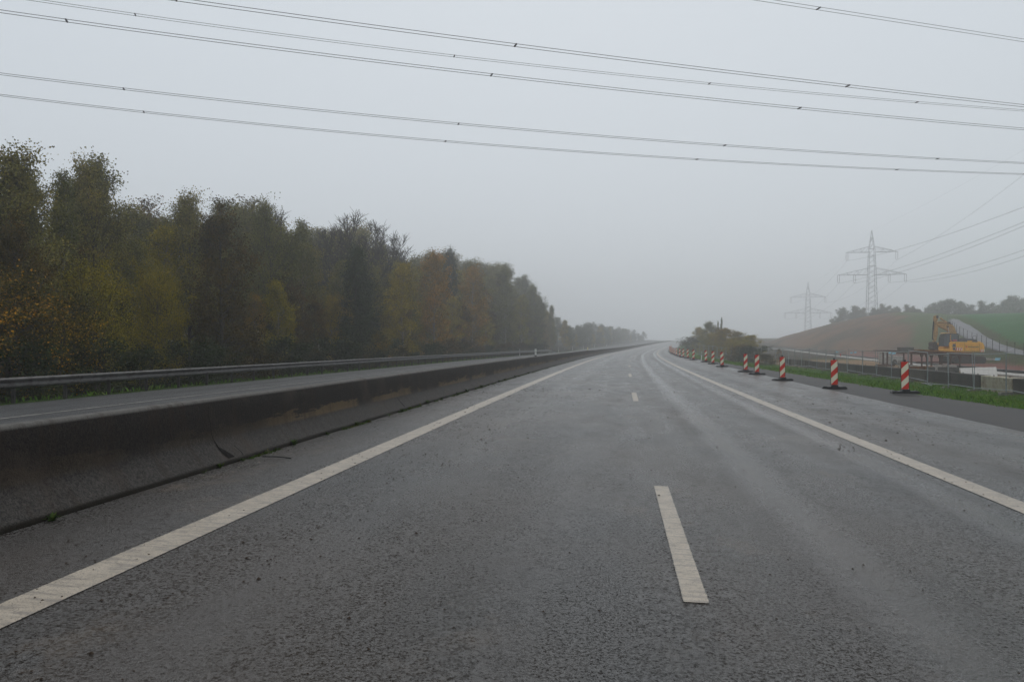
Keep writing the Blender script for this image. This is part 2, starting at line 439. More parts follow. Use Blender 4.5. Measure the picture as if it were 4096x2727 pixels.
crack([(8.95, .74), (8.93, .62), (8.97, .5), (8.96, .40), (8.99, .32), (9.0, .27), (8.99, .22), (9.03, .17), (9.08, .12), (9.12, .08), (9.12, .01)],
      [.006, .012, .008, .01, .012, .02, .03, .10, .14, .16, .10])
crack([(17.0, .72), (16.98, .5), (17.0, .33), (17.02, .22), (17.08, .12), (17.1, .03)], [.006, .008, .01, .05, .09, .05])
for _s in (5.2, 13.1, 21.3, 25.4, 29.6, 41.7, 50.2):
    crack([(_s, .77), (_s+.01, .55), (_s-.01, .36), (_s+.02, .2), (_s+.01, .07)], [.005, .008, .006, .009, .014])
crack([(33.5, .3), (33.52, .2), (33.6, .05)], [.01, .03, .05])

# ------------------------------------------------------------------ ground
def _ground_mat():
    m = NT('ground_cover'); co = m.co()
    a = m.n('ShaderNodeVertexColor'); a.layer_name = 'zone'
    g = m.noise(co, 3.0, 8, .7); f = m.noise(co, .22, 7, .72); ff = m.noise(co, 30, 4, .7)
    col = m.mix(m.ramp(g, [(.3, .0), (.7, 1.)]), a.outputs[0], a.outputs[0])
    v = m.n('ShaderNodeHueSaturation'); m.l(a.outputs[0], v.inputs['Color'])
    vv = m.math('MULTIPLY_ADD', m.math('ADD', g, -.5), 1.1, 1.); vv = m.math('MULTIPLY_ADD', m.math('ADD', f, -.5), .7, vv)
    vv = m.math('MULTIPLY_ADD', m.math('ADD', ff, -.5), .9, vv)
    m.l(vv, v.inputs['Value']); hh = m.math('MULTIPLY_ADD', m.math('ADD', f, -.5), .05, .5); m.l(hh, v.inputs['Hue'])
    m.color(v.outputs[0]); m.rough(.9); m.spec(.05); m.bump(m.math('ADD', g, m.math('ADD', ff, f)), .9, .10); return m.mat
C_GRASS = (.055, .120, .012); C_FOREST = (.022, .020, .010); C_EARTH = (.30, .19, .105); C_RED = (.20, .085, .065)
C_HBROWN = (.150, .078, .038); C_HGREEN = (.055, .085, .018); C_FIELD = (.035, .115, .030); C_SCRUB = (.050, .038, .022)
def mixc(a, b, k): return tuple(lerp(x, y, k) for x, y in zip(a, b))
def zone(X, Y):
    s, t = st(X, Y); n1 = nz(X, Y, 0, .25); n2 = nz(X, Y, 3, .06)
    if t < -17: 
        return mixc(mixc(C_GRASS, C_FOREST, .5), C_FOREST, sm(19.2, 20.8, -t+n1*.8)*(1-.0*s))
    c = C_GRASS
    sh = sh_edge(s)
    if t > sh-.3:
        c = mixc(mixc((.05, .038, .022), C_GRASS, sm(sh+.1, sh+.7, t+n1*.5)), C_GRASS, .0)
        # beyond the block wall: tan earth, then reddish gravel haul road
        wt = lerp(18.6, 15.5, sm(45, 130, s))
        k = sm(wt, wt+.8, t+n1); far = sm(118, 150, s)
        c = mixc(c, C_EARTH, k*(1-far)); 
        c = mixc(c, C_SCRUB, far*sm(13, 18, t+n1*3))
        tr = tab(s, [30, 62, 110, 170, 235, 330], [29, 31.5, 35, 43, 54, 66]); c = mixc(c, C_RED, sm(tr-.8, tr+1.2, t+n1*1.2))
    p = CXP+FPX*X/Y if Y > 5 else 0
    if Y > 40 and X > 0 and p > 3020:
        db, dr = tab(p, HX, HB), tab(p, HX, HR)
        if Y > db-2:
            k = clamp((Y-db)/(dr-db))
            # brown bare slope on the left, scrub and grass on the right, green field on top right
            hill = mixc(mixc(C_HBROWN, C_SCRUB, clamp(.35+n1*.9+n2)), C_HGREEN, sm(-35, 35, p-lerp(3685, 3545, k)+n2*90+n1*45))
            hill = mixc(hill, C_HGREEN, .45*sm(.78, .95, k+n2*.3))
            hill = mixc(hill, C_SCRUB, sm(.9, 1., k)*.6)
            hill = mixc(hill, mixc(C_SCRUB, C_HGREEN, .5+n1*.8), sm(3740, 3830, p)*(1-sm(.25, .4, k)))
            hill = mixc(hill, C_FIELD, FIELD(p, Y, k))
            c = mixc(c, hill, sm(db-2, db+2, Y+n1*2))
    return c
def FIELD(p, Y, k):
    py = VHP+FPX*(EYE-G(p_x(p, Y), Y))/Y
    # field lies above-right of the farm road
    edge = tab(p, [3840, 3900, 3960, 4040, 4096, 4300], [1270, 1288, 1325, 1368, 1392, 1430])
    return sm(0, 8, edge-4-py)*sm(3835, 3860, p)
def p_x(p, Y): return (p-CXP)/FPX*Y
def ground():
    mb = MB(); mb.col = []
    angs = []; a = -180.
    while a < 180:
        angs.append(a); a += .22 if -40 <= a < 40 else 1. if -60 <= a < 60 else 5
    rad = []; r = 1.2
    while r < 930: rad.append(r); r *= 1.02
    rad.append(940)
    for r in rad:
        for a in angs:
            X = r*sin(radians(a)); Y = r*cos(radians(a)); mb.v.append((X, Y, G(X, Y))); mb.col.append(zone(X, Y))
    n = len(angs)
    for i in range(len(rad)-1):
        for k in range(n):
            k2 = (k+1) % n; mb.f.append((i*n+k, (i)*n+k2, (i+1)*n+k2, (i+1)*n+k)); mb.m.append(0)
    c = len(mb.v); mb.v.append((0, 0, G(0, 0))); mb.col.append(C_GRASS)
    for k in range(n): mb.f.append((c, (k+1) % n, k)); mb.m.append(0)
    o = mb.build('ground', _ground_mat(), smooth=True); tag(o, kind='structure')
ground()
# ------------------------------------------------------------------ guardrail beyond the opposite carriageway
ORD = ['', 'first', 'second', 'third', 'fourth', 'fifth', 'sixth', 'seventh', 'eighth', 'ninth', 'tenth', 'eleventh', 'twelfth', 'thirteenth', 'fourteenth', 'fifteenth',
       'sixteenth', 'seventeenth', 'eighteenth', 'nineteenth', 'twentieth'] + ['twenty-'+x for x in ('first', 'second', 'third', 'fourth', 'fifth', 'sixth', 'seventh', 'eighth', 'ninth')] + ['thirtieth'] + \
      ['thirty-'+x for x in ('first', 'second', 'third', 'fourth', 'fifth', 'sixth', 'seventh', 'eighth', 'ninth')] + ['fortieth'] + ['forty-'+x for x in ('first', 'second', 'third', 'fourth', 'fifth', 'sixth')]
M_GALV = mat_plain('weathered_steel', (.085, .082, .08), .5, .3, 3, metal=.35, bump=.2, bscale=30, dirt=((.025, .02, .017), 5, .52))
M_GALVD = mat_plain('dirty_steel_post', (.05, .045, .042), .7, .4, 6, metal=.2)
def guardrail():
    T = -18.0; root = empty('guardrail', R(12, T), 0, 'long weathered steel guardrail with W-profile beam on many posts before the wood', 'guardrail')
    def gz(s): return side_z(s, -17.6)-.02
    prof = [(.0, .44), (.035, .455), (.075, .49), (.075, .53), (.035, .565), (.02, .60), (.035, .635), (.075, .67), (.078, .71), (.035, .745), (.0, .755), (-.012, .75), (.025, .735), (.06, .705),
            (.06, .675), (.02, .64), (.005, .60), (.02, .56), (.06, .525), (.06, .495), (.02, .465), (-.012, .44)]
    mb = MB(); n = len(prof); S = [-30+k*1.0 for k in range(196)]
    for s in S:
        drop = .70*clamp((s-154)/11)**1.2 if s > 154 else 0; lap = .004 if int(s/4) % 2 else 0
        for dt, h in prof:
            p = R(s, T+.09+dt+lap); mb.v.append((p.x, p.y, gz(s)+h-drop))
    for i in range(len(S)-1):
        for k in range(n):
            k2 = (k+1) % n; mb.f.append((i*n+k, i*n+k2, (i+1)*n+k2, (i+1)*n+k)); mb.m.append(0)
    attach(mb.build('beam', M_GALV), root)
    s = 1.2; i = 0
    while s < 156 and i < 98:
        mb = MB(); p = R(s, T); th = ax(s)[4]; Rm = Matrix.Rotation(-th, 3, 'Z'); z = gz(s)
        mb.box((p.x, p.y, z+.2), (.10, .06, 1.05), 0, Rm); q = R(s, T+.05)
        mb.box((q.x, q.y, z+.60), (.09, .18, .16), 0, Rm)
        attach(mb.build('post', M_GALVD), root); s += 2.1 if s < 120 else 3.6; i += 1
guardrail()

# ------------------------------------------------------------------ striped beacons
M_RED = mat_plain('red_sheeting', (.62, .028, .008), .42, .12, 9, dirt=((.25, .05, .03), 14, .64))
M_WHT = mat_plain('cream_sheeting', (.78, .73, .55), .42, .06, 9, dirt=((.45, .4, .3), 12, .66))
M_BLK = mat_plain('black_rubber', (.016, .016, .017), .45, .3, 20, bump=.3)
M_STEM = mat_plain('dark_red_brown_plastic', (.06, .02, .018), .6, .3, 10)
def clip_band(lo, hi, W=.25, H=1.):
    """polygon of u in [0,W], lo+u <= v <= hi+u, clipped to 0..H"""
    poly = [(0, lo), (W, lo+W), (W, hi+W), (0, hi)]
    for sgn, lim in ((1, 0.), (-1, -H)):
        o = []
        for i in range(len(poly)):
            a, b = poly[i], poly[(i+1) % len(poly)]; va, vb = sgn*a[1]-lim, sgn*b[1]-lim
            if va >= 0: o.append(a)
            if (va >= 0) != (vb >= 0) and va != vb:
                k = va/(va-vb); o.append((lerp(a[0], b[0], k), lerp(a[1], b[1], k)))
        poly = o
        if not poly: return []
    return poly
def make_beacon():
    r = empty('striped_beacon', (0, 0, 0))
    mb = MB()
    for i, k in enumerate(range(-2, 5)):
        lo = .02+(k-1)*.24; poly = clip_band(lo, lo+.24)
        if len(poly) < 3: continue
        m = 1 if k % 2 == 0 else 0
        mb.prism([(u-.125, v+.17) for u, v in poly], -.012, .012, m)
    mb.build('panel', [M_WHT, M_RED], r)
    s = MB(); s.box((0, .035, .66), (.23, .04, .96)); s.box((-.132, .0, .67), (.012, .055, 1.01)); s.box((.132, .0, .67), (.012, .055, 1.01)); s.build('frame', M_STEM, r, bevel=.004)
    k = MB(); k.box((0, .01, 1.20), (.07, .04, .06)); k.tube([(-.03, .01, 1.22), (-.02, .01, 1.25), (.02, .01, 1.25), (.03, .01, 1.22)], .01, 5); k.build('handle', M_BLK, r)
    b = MB(); b.prism([(-.48, .012), (-.46, .075), (-.40, .09), (-.14, .10), (-.12, .17), (.12, .17), (.14, .10), (.40, .09), (.46, .075), (.48, .012)], -.19, .19)
    for sx in (-.36, .36): b.box((sx, 0, .095), (.14, .22, .03))
    b.box((0, 0, .006), (.9, .34, .012)); b.build('foot', M_BLK, r, bevel=.012)
    return r
BC = [(109, 3620.5), (98.2, 3338), (81.1, 3130), (67.6, 3027.5), (62, 2982), (50.5, 2888), (44, 2851.5), (39.3, 2823), (34.7, 2773.5), (31.4, 2751), (29., 2733), (27.3, 2719)]
bl = []
for h, p in BC:
    D = FPX/h; bl.append(((p-CXP)/FPX*D, D))
for s in (127, 139, 152, 166, 182, 200, 222, 250): q = R(s, 6.6-.25*clamp((s-125)/60)); bl.append((q.x, q.y))
beacon0 = make_beacon()
for i, (x, y) in enumerate(bl):
    o = beacon0 if i == 0 else copy_tree(beacon0)
    s, t = st(x, y); z = side_z(s, min(t, 7.7)); z = z if t < 7.7 else z-.014 if t < sh_edge(s) else G(x, y)
    o.location = (x, y, z+.001); lean = [0, .9, -.6, .5, 0, -.8, .4][i % 7]
    o.rotation_euler = (0, radians(-.7 if i < 2 else lean), radians([-9, -14, 5, -6, 12, 3, -8, 10, 2, -4][i % 10])-ax(s)[4]*.6)
    where = 'nearest and rightmost, alone on dark shoulder' if i == 0 else 'second nearest, fully on the dark shoulder' if i == 1 else '%s from the right along the edge' % ORD[i+1]
    tag(o, 'red and cream striped beacon, '+where, 'beacon', 'striped beacons closing the edge of the carriageway')

# ------------------------------------------------------------------ delineators
M_WPLAS = mat_plain('white_plastic', (.62, .62, .58), .5, .12, 8, dirt=((.25, .22, .17), 10, .62))
M_YEL = mat_plain('pale_yellow_reflector', (.78, .68, .38), .4, .08, 8)
def make_delineator():
    r = empty('delineator_post', (0, 0, 0)); a = MB()
    pts = [(-.06, 0), (-.06, .72), (.06, .72), (.06, 0)]
    a.prism([(-.065, -.1), (.065, -.1), (.055, .66), (-.055, .66)], -.035, .05); a.prism([(-.048, .86), (.052, .90), (.045, 1.04), (-.045, 1.0)], -.03, .04)
    a.build('post', M_WPLAS, r, bevel=.01)
    b = MB(); b.prism([(-.055, .66), (.055, .70), (.052, .90), (-.050, .86)], -.032, .045); b.build('black_band', M_BLK, r)
    c = MB(); c.box((0, -.037, .78), (.045, .012, .13)); c.build('reflector', M_WPLAS, r)
    return r
d0 = make_delineator()
q = R(89.5, 7.85); dl = [(q.x, q.y, 'white post with black band and reflector, leaning in grass between striped beacons', 2.5)]
for s, lab in ((122, 'nearest beyond the end of the guardrail'), (172, 'second past the guardrail end'), (198, 'third past the guardrail end'), (222, 'fourth past the guardrail end'),
               (252, 'fifth past the guardrail end'), (290, 'faint last one in the fog')):
    q = R(s, -18.3); dl.append((q.x, q.y, 'slim white post on the far verge, '+lab, 0))
for i, (x, y, lab, ln) in enumerate(dl):
    o = d0 if i == 0 else copy_tree(d0); o.location = (x, y, G(x, y)); o.rotation_euler = (0, radians(ln), -ax(st(x, y)[0])[4])
    tag(o, lab, 'delineator', 'delineator posts')
def reflectors():
    for i, (s, h, wd, m, lab) in enumerate(((46.5, .38, .115, M_WPLAS, 'upright pale cream marker plate with black foot on top of the barrier, nearer and larger'),
                                            (99.0, .32, .13, M_YEL, 'small yellowish marker on top of the barrier, farther and smaller'))):
        p = R(s, -5.336-.34); z = side_z(s, -5.336)+.822
        r = empty('barrier_marker', (p.x, p.y, z), -ax(s)[4], lab, 'marker', 'markers standing on the barrier')
        a = MB(); a.box((0, 0, .06+h*.25), (wd, .03, h*.49)); a.box((0, 0, .07+h*.75), (wd, .03, h*.49)); a.build('plate', m, r, bevel=.006)
        b = MB(); b.box((0, 0, .03), (wd*1.1, .09, .06)); b.box((0, .004, .065+h*.5), (wd*.9, .02, .02)); b.build('foot', M_BLK, r)
reflectors()

# ------------------------------------------------------------------ block wall and mesh fence on the right
BW = [(36.5, 24.3), (41, 25.0), (45.5, 25.9), (52.4, 27.1), (59.4, 28.3), (64.8, 28.8), (78.6, 31.0), (92.8, 33.3)]      # (Y, X) of the block wall face
def bwx(Y): return lerp(24.3-.16*(36.5-Y), 0, 0) if Y < 36.5 else tab(Y, [a for a, b in BW], [b for a, b in BW])
def mat_block(name, a, b, c, k=.5):
    m = NT(name); co = m.co(); g = m.noise(co, 30, 5, .75); p = m.noise(co, 1.6, 7, .75); p2 = m.noise(co, 5, 5, .7)
    col = m.mix(m.ramp(p, [(k-.1, 0.), (k+.14, 1.)]), a, b); col = m.mix(m.ramp(p2, [(.56, 0.), (.70, .85)]), col, c)
    col = m.mix(m.ramp(g, [(.35, .5), (.65, 0.)]), col, (.02, .017, .013)); m.color(col); m.rough(.88); m.bump(m.math('ADD', g, p2), .8, .04); return m.mat
M_BDARK = mat_block('dark_mossy_concrete', (.030, .024, .019), (.065, .048, .035), (.035, .045, .02))
M_BMID = mat_block('brown_grey_concrete', (.075, .062, .048), (.13, .105, .08), (.04, .045, .022))
M_BLITE = mat_block('pale_flaking_concrete', (.50, .45, .33), (.26, .18, .11), (.10, .08, .06), .56)
def block(Y0, Y1, mat, lab, hgt=.86, dz=0):
    x0, x1 = bwx(Y0), bwx(Y1); a = Vector((x0, Y0, 0)); b = Vector((x1, Y1, 0)); d = (b-a); L = d.length; d.normalize(); n = Vector((d.y, -d.x, 0))
    c = (a+b)/2; zg = min(G(x0, Y0), G(x1, Y1), G(c.x, c.y))
    ztop = lerp(.08, .10, 0)+(ax(c.y)[3]-ax(40)[3])*1.0+dz
    o = empty('concrete_block', (c.x, c.y, ztop-hgt), math.atan2(d.y, d.x), lab, 'concrete block', 'concrete blocks lined up behind the mesh fence')
    me = MB(); nx = max(2, int(L/.3)); nzv = 5; Wd = .6; rnd = random.Random(int(Y0*10))
    # roughened box, local x along the wall, y = depth (towards the site is -y side of the normal)
    bm = bmesh.new(); bmesh.ops.create_cube(bm, size=1)
    bmesh.ops.subdivide_edges(bm, edges=bm.edges[:], cuts=5, use_grid_fill=True)
    for v in bm.verts:
        v.co = Vector((v.co.x*(L-.03), v.co.y*Wd, (v.co.z+.5)*hgt))
        e = 1.-.02*(abs(v.co.z-hgt) < .01)
        v.co += Vector((nz(v.co.x, v.co.z, Y0, 2.5)*.02, nz(v.co.x+9, v.co.z, Y0, 3)*.03, nz(v.co.x, v.co.y, Y0, 2.)*.02))
    m2 = bpy.data.meshes.new('block_body'); bm.to_mesh(m2); bm.free(); m2.materials.append(mat); q = bpy.data.objects.new('block_body', m2); COL.objects.link(q); q.parent = o
    q.location = (0, -Wd/2, -.02); bv = q.modifiers.new('bevel', 'BEVEL'); bv.width = .03; bv.segments = 2; bv.limit_method = 'ANGLE'
    for sx in (-L*.25, L*.25):
        lk = MB(); lk.tube([(sx-.07, -Wd/2, hgt-.05), (sx-.05, -Wd/2, hgt+.04), (sx+.05, -Wd/2, hgt+.04), (sx+.07, -Wd/2, hgt-.05)], .012, 5); lk.build('lifting_loop', M_GALVD, o)
BLK = [(4330, 4192, M_BDARK, 'very dark block, rightmost one at the photo edge'), (4190, 4051, M_BDARK, 'dark brown block immediately right of the pale flaking one'),
       (4048, 3921, M_BLITE, 'pale cream block with flaking rusty lower half, behind the nearest fence joint'),
       (3919, 3803, M_BDARK, 'almost black block directly left of the pale flaking one'), (3801, 3702, M_BDARK, 'dark brown block, second left of the pale flaking one'),
       (3699, 3602, M_BMID, 'brownish block behind the leaning fence joint, third left of the pale flaking one'), (3600, 3508, M_BDARK, 'mossy dark block behind the nearest striped beacon'),
       (3505, 3428, M_BDARK, 'dark grey-brown block left of the nearest striped beacon'), (3426, 3393, M_BDARK, 'short dark block, right of the second beacon'),
       (3391, 3349, M_BMID, 'tan-grey block just right of the second nearest beacon'), (3347, 3306, M_BDARK, 'brown mottled block directly behind the second nearest beacon'),
       (3304, 3270, M_BMID, 'light beige narrow block left of the second nearest beacon'), (3268, 3224, M_BDARK, 'dark block left of the light beige narrow one'),
       (3221, 3192, M_BDARK, 'dark block with brick-red dirt on top, second left of the light beige one'), (3190, 3161, M_BMID, 'grey block near the far left end of the row'),
       (3159, 3132, M_BDARK, 'last block at the far left end of the row beside brown weeds')]
def bY(p):
    lo, hi = 20., 130.
    for _ in range(40):
        m = (lo+hi)/2
        if CXP+FPX*bwx(m)/m > p: lo = m
        else: hi = m
    return lo
for q0, q1, m, lab in BLK:
    y0, y1 = bY(q0), bY(q1); block(y0, y1, m, lab, .88, -.03*(y0 > 54)+(-.05 if y0 > 73.5 and y0 < 78 else 0))

M_FENCE = mat_plain('fence_zinc', (.30, .33, .34), .42, .2, 12, metal=.5)
M_WIRE = mat_plain('fence_wire', (.08, .085, .085), .5, .2, 12, metal=.4)
M_FFOOT = mat_plain('fence_foot_concrete', (.16, .15, .13), .9, .3, 8, bump=.5)
M_TAG = mat_plain('light_blue_label', (.42, .66, .80), .4, .08, 5)
def make_panel():
    L, H = 3.42, 1.92; r = empty('mesh_fence', (0, 0, 0))
    a = MB()
    for x in (.02, L-.02): a.tube([(x, 0, 0), (x, 0, H)], .021, 6)
    for z in (.16, H-.03): a.tube([(.02, 0, z), (L-.02, 0, z)], .019, 6)
    a.build('frame', M_FENCE, r)
    b = MB(); k = .14
    while k < L-.05: b.bar((k, 0, .16), (k, 0, H-.03), .0035); k += .14
    z = .3
    while z < H-.1: b.bar((.02, .004, z), (L-.02, .004, z), .0035); z += .2
    b.build('wire_mesh', M_WIRE, r)
    f = MB(); f.prism([(-.34, -.1), (-.34, .03), (-.28, .07), (.28, .07), (.34, .03), (.34, -.1)], -.11, .11, T=Matrix.Rotation(pi/2+.3, 3, 'Z')); f.build('foot_block', M_FFOOT, r, bevel=.01)
    return r
pan0 = make_panel()
FP = []
Y = 29.2
def fx(Y):
    if Y < 92: return bwx(Y)-.95
    s = Y+8; return lerp(bwx(92)-.95, R(140, 12.5).x, clamp((Y-92)/(R(140, 12.5).y-92)))
pts = []
y = 26.0
while y < 148:
    pts.append((fx(y), y)); d = Vector((fx(y+1)-fx(y), 1)).length; y += 3.45/d*(1 if y < 47 or y > 60 else 1.)
for i in range(len(pts)-1):
    (x0, y0), (x1, y1) = pts[i], pts[i+1]; o = pan0 if i == 0 else copy_tree(pan0)
    z0, z1 = G(x0, y0)+.06, G(x1, y1)+.06
    jig = [0, .02, -.03, .05, .0, -.04][i % 6]
    d = Vector((x1-x0, y1-y0, (z1-z0))); o.location = (x0, y0, z0+jig)
    o.rotation_euler = (radians([0, 2.2, -1.5, .8, -2.5, 1.2, 0][i % 7]), -math.atan2(d.z-[0, .1, -.12, .06][i % 4], Vector((d.x, d.y)).length), math.atan2(d.y, d.x)); o.scale = (d.length/3.46, 1, 1)
    tag(o, 'zinc-grey temporary mesh fence panel beyond the grass, %s from the right' % ORD[i+1], 'mesh fence', 'temporary mesh fence panels beside the motorway')
def fY(p):
    lo, hi = 22., 140.
    for _ in range(40):
        m = (lo+hi)/2
        if CXP+FPX*fx(m)/m > p: lo = m
        else: hi = m
    return lo
def tags():
    for p, row, sx, lab in ((3992, 1436, .22, 'light blue info tag hanging by the nearest tall fence joint'), (3563, 1411, .24, 'pale blue info tag on the fence in front of the trestle'),
                            (3577, 1413, .22, 'faint second blue info tag beside the pale one before the trestle'), (3422, 1409, .2, 'small pale blue info tag on the fence right of the second beacon'),
                            (3407, 1411, .2, 'small pale blue info tag next to its right neighbour, behind the second beacon'), (3350, 1407, .2, 'tiny pale blue info tag farthest left on the mesh fence')):
        yy = fY(p); x = fx(yy)-.03; r = empty('info_tag', (x, yy-.05, EYE-(row-VHP)/FPX*yy), -.25, lab, 'info tag', 'light blue tags tied to the mesh fence')
        a = MB(); a.prism([(-sx/2-.03, -.065), (sx/2-.03, -.065), (sx/2, .065), (-sx/2, .065)], -.006, .006); a.build('plate', M_TAG, r)
        c = MB(); c.bar((sx/2, 0, .03), (sx/2+.05, .06, .05), .012); c.build('cable_tie', M_BLK, r)
tags()
def leaning_tube(name, a, b, lab, r=.02, mat=None):
    o = MB(); a = Vector(a); b = Vector(b); o.tube([(0, 0, 0), tuple(b-a)], r, 6); q = o.build(name, mat or M_FENCE); q.location = a; return tag(q, lab, 'steel tube')
def onray(p, py, D): return ((p-CXP)/FPX*D, D, EYE-(py-VHP)/FPX*D)
leaning_tube('steel_tube', onray(3578, 1446, 50.5), onray(3607, 1474, 50.5), 'thin diagonal grey brace leaning left of the nearest beacon')
leaning_tube('steel_tube', onray(3700, 1533, 44), onray(3727, 1541, 43.4), 'short grey tube lying at the foot of the tall fence joint')
# ------------------------------------------------------------------ building site
M_RUSTW = mat_plain('rusty_brown_wood', (.085, .040, .026), .8, .4, 5, dirt=((.04, .02, .015), 4, .55))
M_ORANGE = mat_plain('orange_brown_steel', (.23, .095, .022), .65, .35, 4, dirt=((.10, .04, .02), 3, .52))
M_PALE = mat_plain('pale_board', (.40, .375, .34), .6, .1, 3, dirt=((.30, .27, .23), 5, .62))
M_WHITE = mat_plain('white_sheet', (.38, .36, .33), .6, .2, 3, dirt=((.20, .16, .12), 1.2, .50))
M_GREYC = mat_plain('grey_trough', (.11, .11, .10), .8, .3, 4)
def on(X, Y, h=0): return (X, Y, G(X, Y)+h)
def trestle_left():
    D = 88; x0 = (3518-CXP)/FPX*D; zt = EYE-(1404-VHP)/FPX*D; zg = G(x0+2, D)
    r = empty('formwork_trestle', (x0, D, zg), 0, 'brown trestle table with pale boards on top, left part of the formwork stand', 'trestle'); h = zt-zg; L = (3636-3518)/FPX*D
    t = MB(); t.prism([(-.15, h+.02), (L+.1, h-.16), (L+.1, h-.02), (1., h+.12), (-.1, h+.12)], -1.3, 1.3); t.build('table_top', M_RUSTW, r)
    b = MB(); b.prism([(.1, h+.125), (L*.7, h+.06), (L*.7, h+.10), (.1, h+.16)], -1.2, 1.0); b.build('pale_boards', M_PALE, r)
    for x, y in ((.4, -1.0), (.9, 1.0), (L-.25, -1.0), (L-.1, 1.0)):
        p = MB(); p.box((x, y, h/2-.05), (.14, .14, h-.2)); p.prism([(x-.22, 0), (x+.22, 0), (x+.08, .28), (x-.08, .28)], y-.12, y+.12); p.build('leg', M_RUSTW, r)
    s = MB(); s.box((.65, 0, .1), (1.1, 2.3, .16)); s.build('foot_beam', M_RUSTW, r)
trestle_left()
def trestle_right():
    D = 78; x0 = (3640-CXP)/FPX*D; x1 = (3852-CXP)/FPX*D; zt = EYE-(1402-VHP)/FPX*D; zg = G(x0+3, D); L = x1-x0; h = zt-zg
    r = empty('formwork_trestle', (x0, D, zg), 0, 'orange steel formwork stand with long deck before the excavator', 'trestle')
    t = MB(); t.prism([(-.9, h-.28), (L, h-.55), (L, h-.32), (0, h+.02)], -1.4, 1.4); t.build('deck', M_RUSTW, r)
    b = MB()
    for y in (-1.42, 0., 1.42): b.prism([(.1, h+.03), (L, h-.31), (L, h-.20), (.1, h+.13)], y-.09, y+.09)
    b.build('steel_beams', M_ORANGE, r)
    for x in (.55, 1.05, 1.5, 2.55, 3.4, 4.35):
        for y in ((-1.2,) if x < 2 else (-1.2, 1.2)):
            p = MB(); hh = h-.3-.05*x; p.box((x+.3*(y > 0), y, hh/2), (.11, .13, hh)); p.prism([(x-.16+.3*(y > 0), hh), (x-.05+.3*(y > 0), hh-.35), (x+.05+.3*(y > 0), hh-.35), (x+.16+.3*(y > 0), hh)], y-.1, y+.1); p.build('leg', M_RUSTW, r)
    q = MB(); q.box((2.9, 1.3, h*.34), (3.2, .1, .12)); q.build('cross_beam', M_RUSTW, r)
    g = MB(); g.box((-.55, .3, h+.12), (.75, .9, .42)); g.box((.12, .3, h+.13), (.42, .8, .40)); g.build('grey_boxes', M_GREYC, r)
trestle_right()
def ground_beam():
    D = 62; a = (3628-CXP)/FPX*D; b = (3733-CXP)/FPX*D; z = EYE-(1473-VHP)/FPX*D
    r = empty('steel_beam', (a, D, z-.25), 0, 'long orange steel beam lying right behind the concrete blocks', 'beam')
    m = MB(); L = b-a; m.box((L/2, 0, .04), (L, .3, .04)); m.box((L/2, 0, .38), (L, .3, .04)); m.box((L/2, 0, .2), (L, .04, .34)); m.build('beam_body', M_ORANGE, r)
    k = MB(); k.box((L*.8, -.1, .28), (L*.35, .5, .34)); k.build('cross_head', M_ORANGE, r)
    s = MB(); s.box((L/2, .0, -.3), (L*.9, .3, .6)); s.build('support_timber', M_RUSTW, r)
ground_beam()
def big_bags():
    for i, (p, D, w_, h, lab) in enumerate(((3541, 98, 1.0, 1.45, 'crumpled white bulk bag, left one under the trestle'), (3577, 93, 1.75, 1.05, 'torn white bulk bag spilling soil, right one under the trestle'))):
        x = (p-CXP)/FPX*D; r = empty('bulk_bag', on(x, D), .2, lab, 'bulk bag', 'white bulk bags under the trestle')
        bm = bmesh.new(); bmesh.ops.create_cube(bm, size=1); bmesh.ops.subdivide_edges(bm, edges=bm.edges[:], cuts=6, use_grid_fill=True)
        for v in bm.verts:
            z = v.co.z+.5; sag = 1+.12*sin(pi*z); v.co = Vector((v.co.x*w_*sag, v.co.y*1.*sag, z*h)); v.co += Vector((nz(v.co.y, v.co.z, i, 3), nz(v.co.x, v.co.z, i+5, 3), nz(v.co.x, v.co.y, i, 2.5)*(1 if z > .3 else 0)))*.09
        me = bpy.data.meshes.new('bag_body'); bm.to_mesh(me); bm.free(); me.materials.append(M_WHITE); o = bpy.data.objects.new('bag_body', me); COL.objects.link(o); o.parent = r
        l = MB()
        for sx in (-.35, .35): l.tube([(sx*w_, -.4, h-.05), (sx*w_, -.2, h+.14), (sx*w_, .2, h+.12), (sx*w_, .4, h-.05)], .025, 5)
        l.build('lifting_straps', M_WHITE, r)
        if i: s = MB(); s.prism([(-.7, 0), (-.1, 0), (-.25, .55), (-.5, .7), (-.75, .4)], -.75, -.3); s.build('spilled_soil', M_BMID, r)
big_bags()
def slab():
    # pale slab leaning behind the blocks; corners given as road-frame distances and heights
    r = empty('concrete_slab', on(26.5, 47), 0, 'big pale white slab lying tilted behind the pale flaking block', 'slab')
    P = [onray(3840, 1495, 46.5), onray(3995, 1511, 41.5), onray(3985, 1467, 50.0), onray(3843, 1471, 53.5)]
    P = [Vector(p) for p in P]; P[0].z -= .35; P[1].z -= .35
    n = (P[1]-P[0]).cross(P[3]-P[0]).normalized()*.18; m = MB(); Q = [p-n for p in P]; m.add([tuple(p) for p in P+Q], [(0, 1, 2, 3), (7, 6, 5, 4), (0, 4, 5, 1), (1, 5, 6, 2), (2, 6, 7, 3), (3, 7, 4, 0)])
    attach(m.build('slab_body', M_PALE, bevel=.02), r)
    s = MB()
    for a, b in ((P[0], P[1]), (P[3], P[2])):
        for k in (.2, .8):
            c = a.lerp(b, k)-n*1.0; s.bar((c.x, c.y, c.z-.1), (c.x, c.y, G(c.x, c.y)-.1), .16)
    attach(s.build('timber_supports', M_RUSTW), r)
slab()
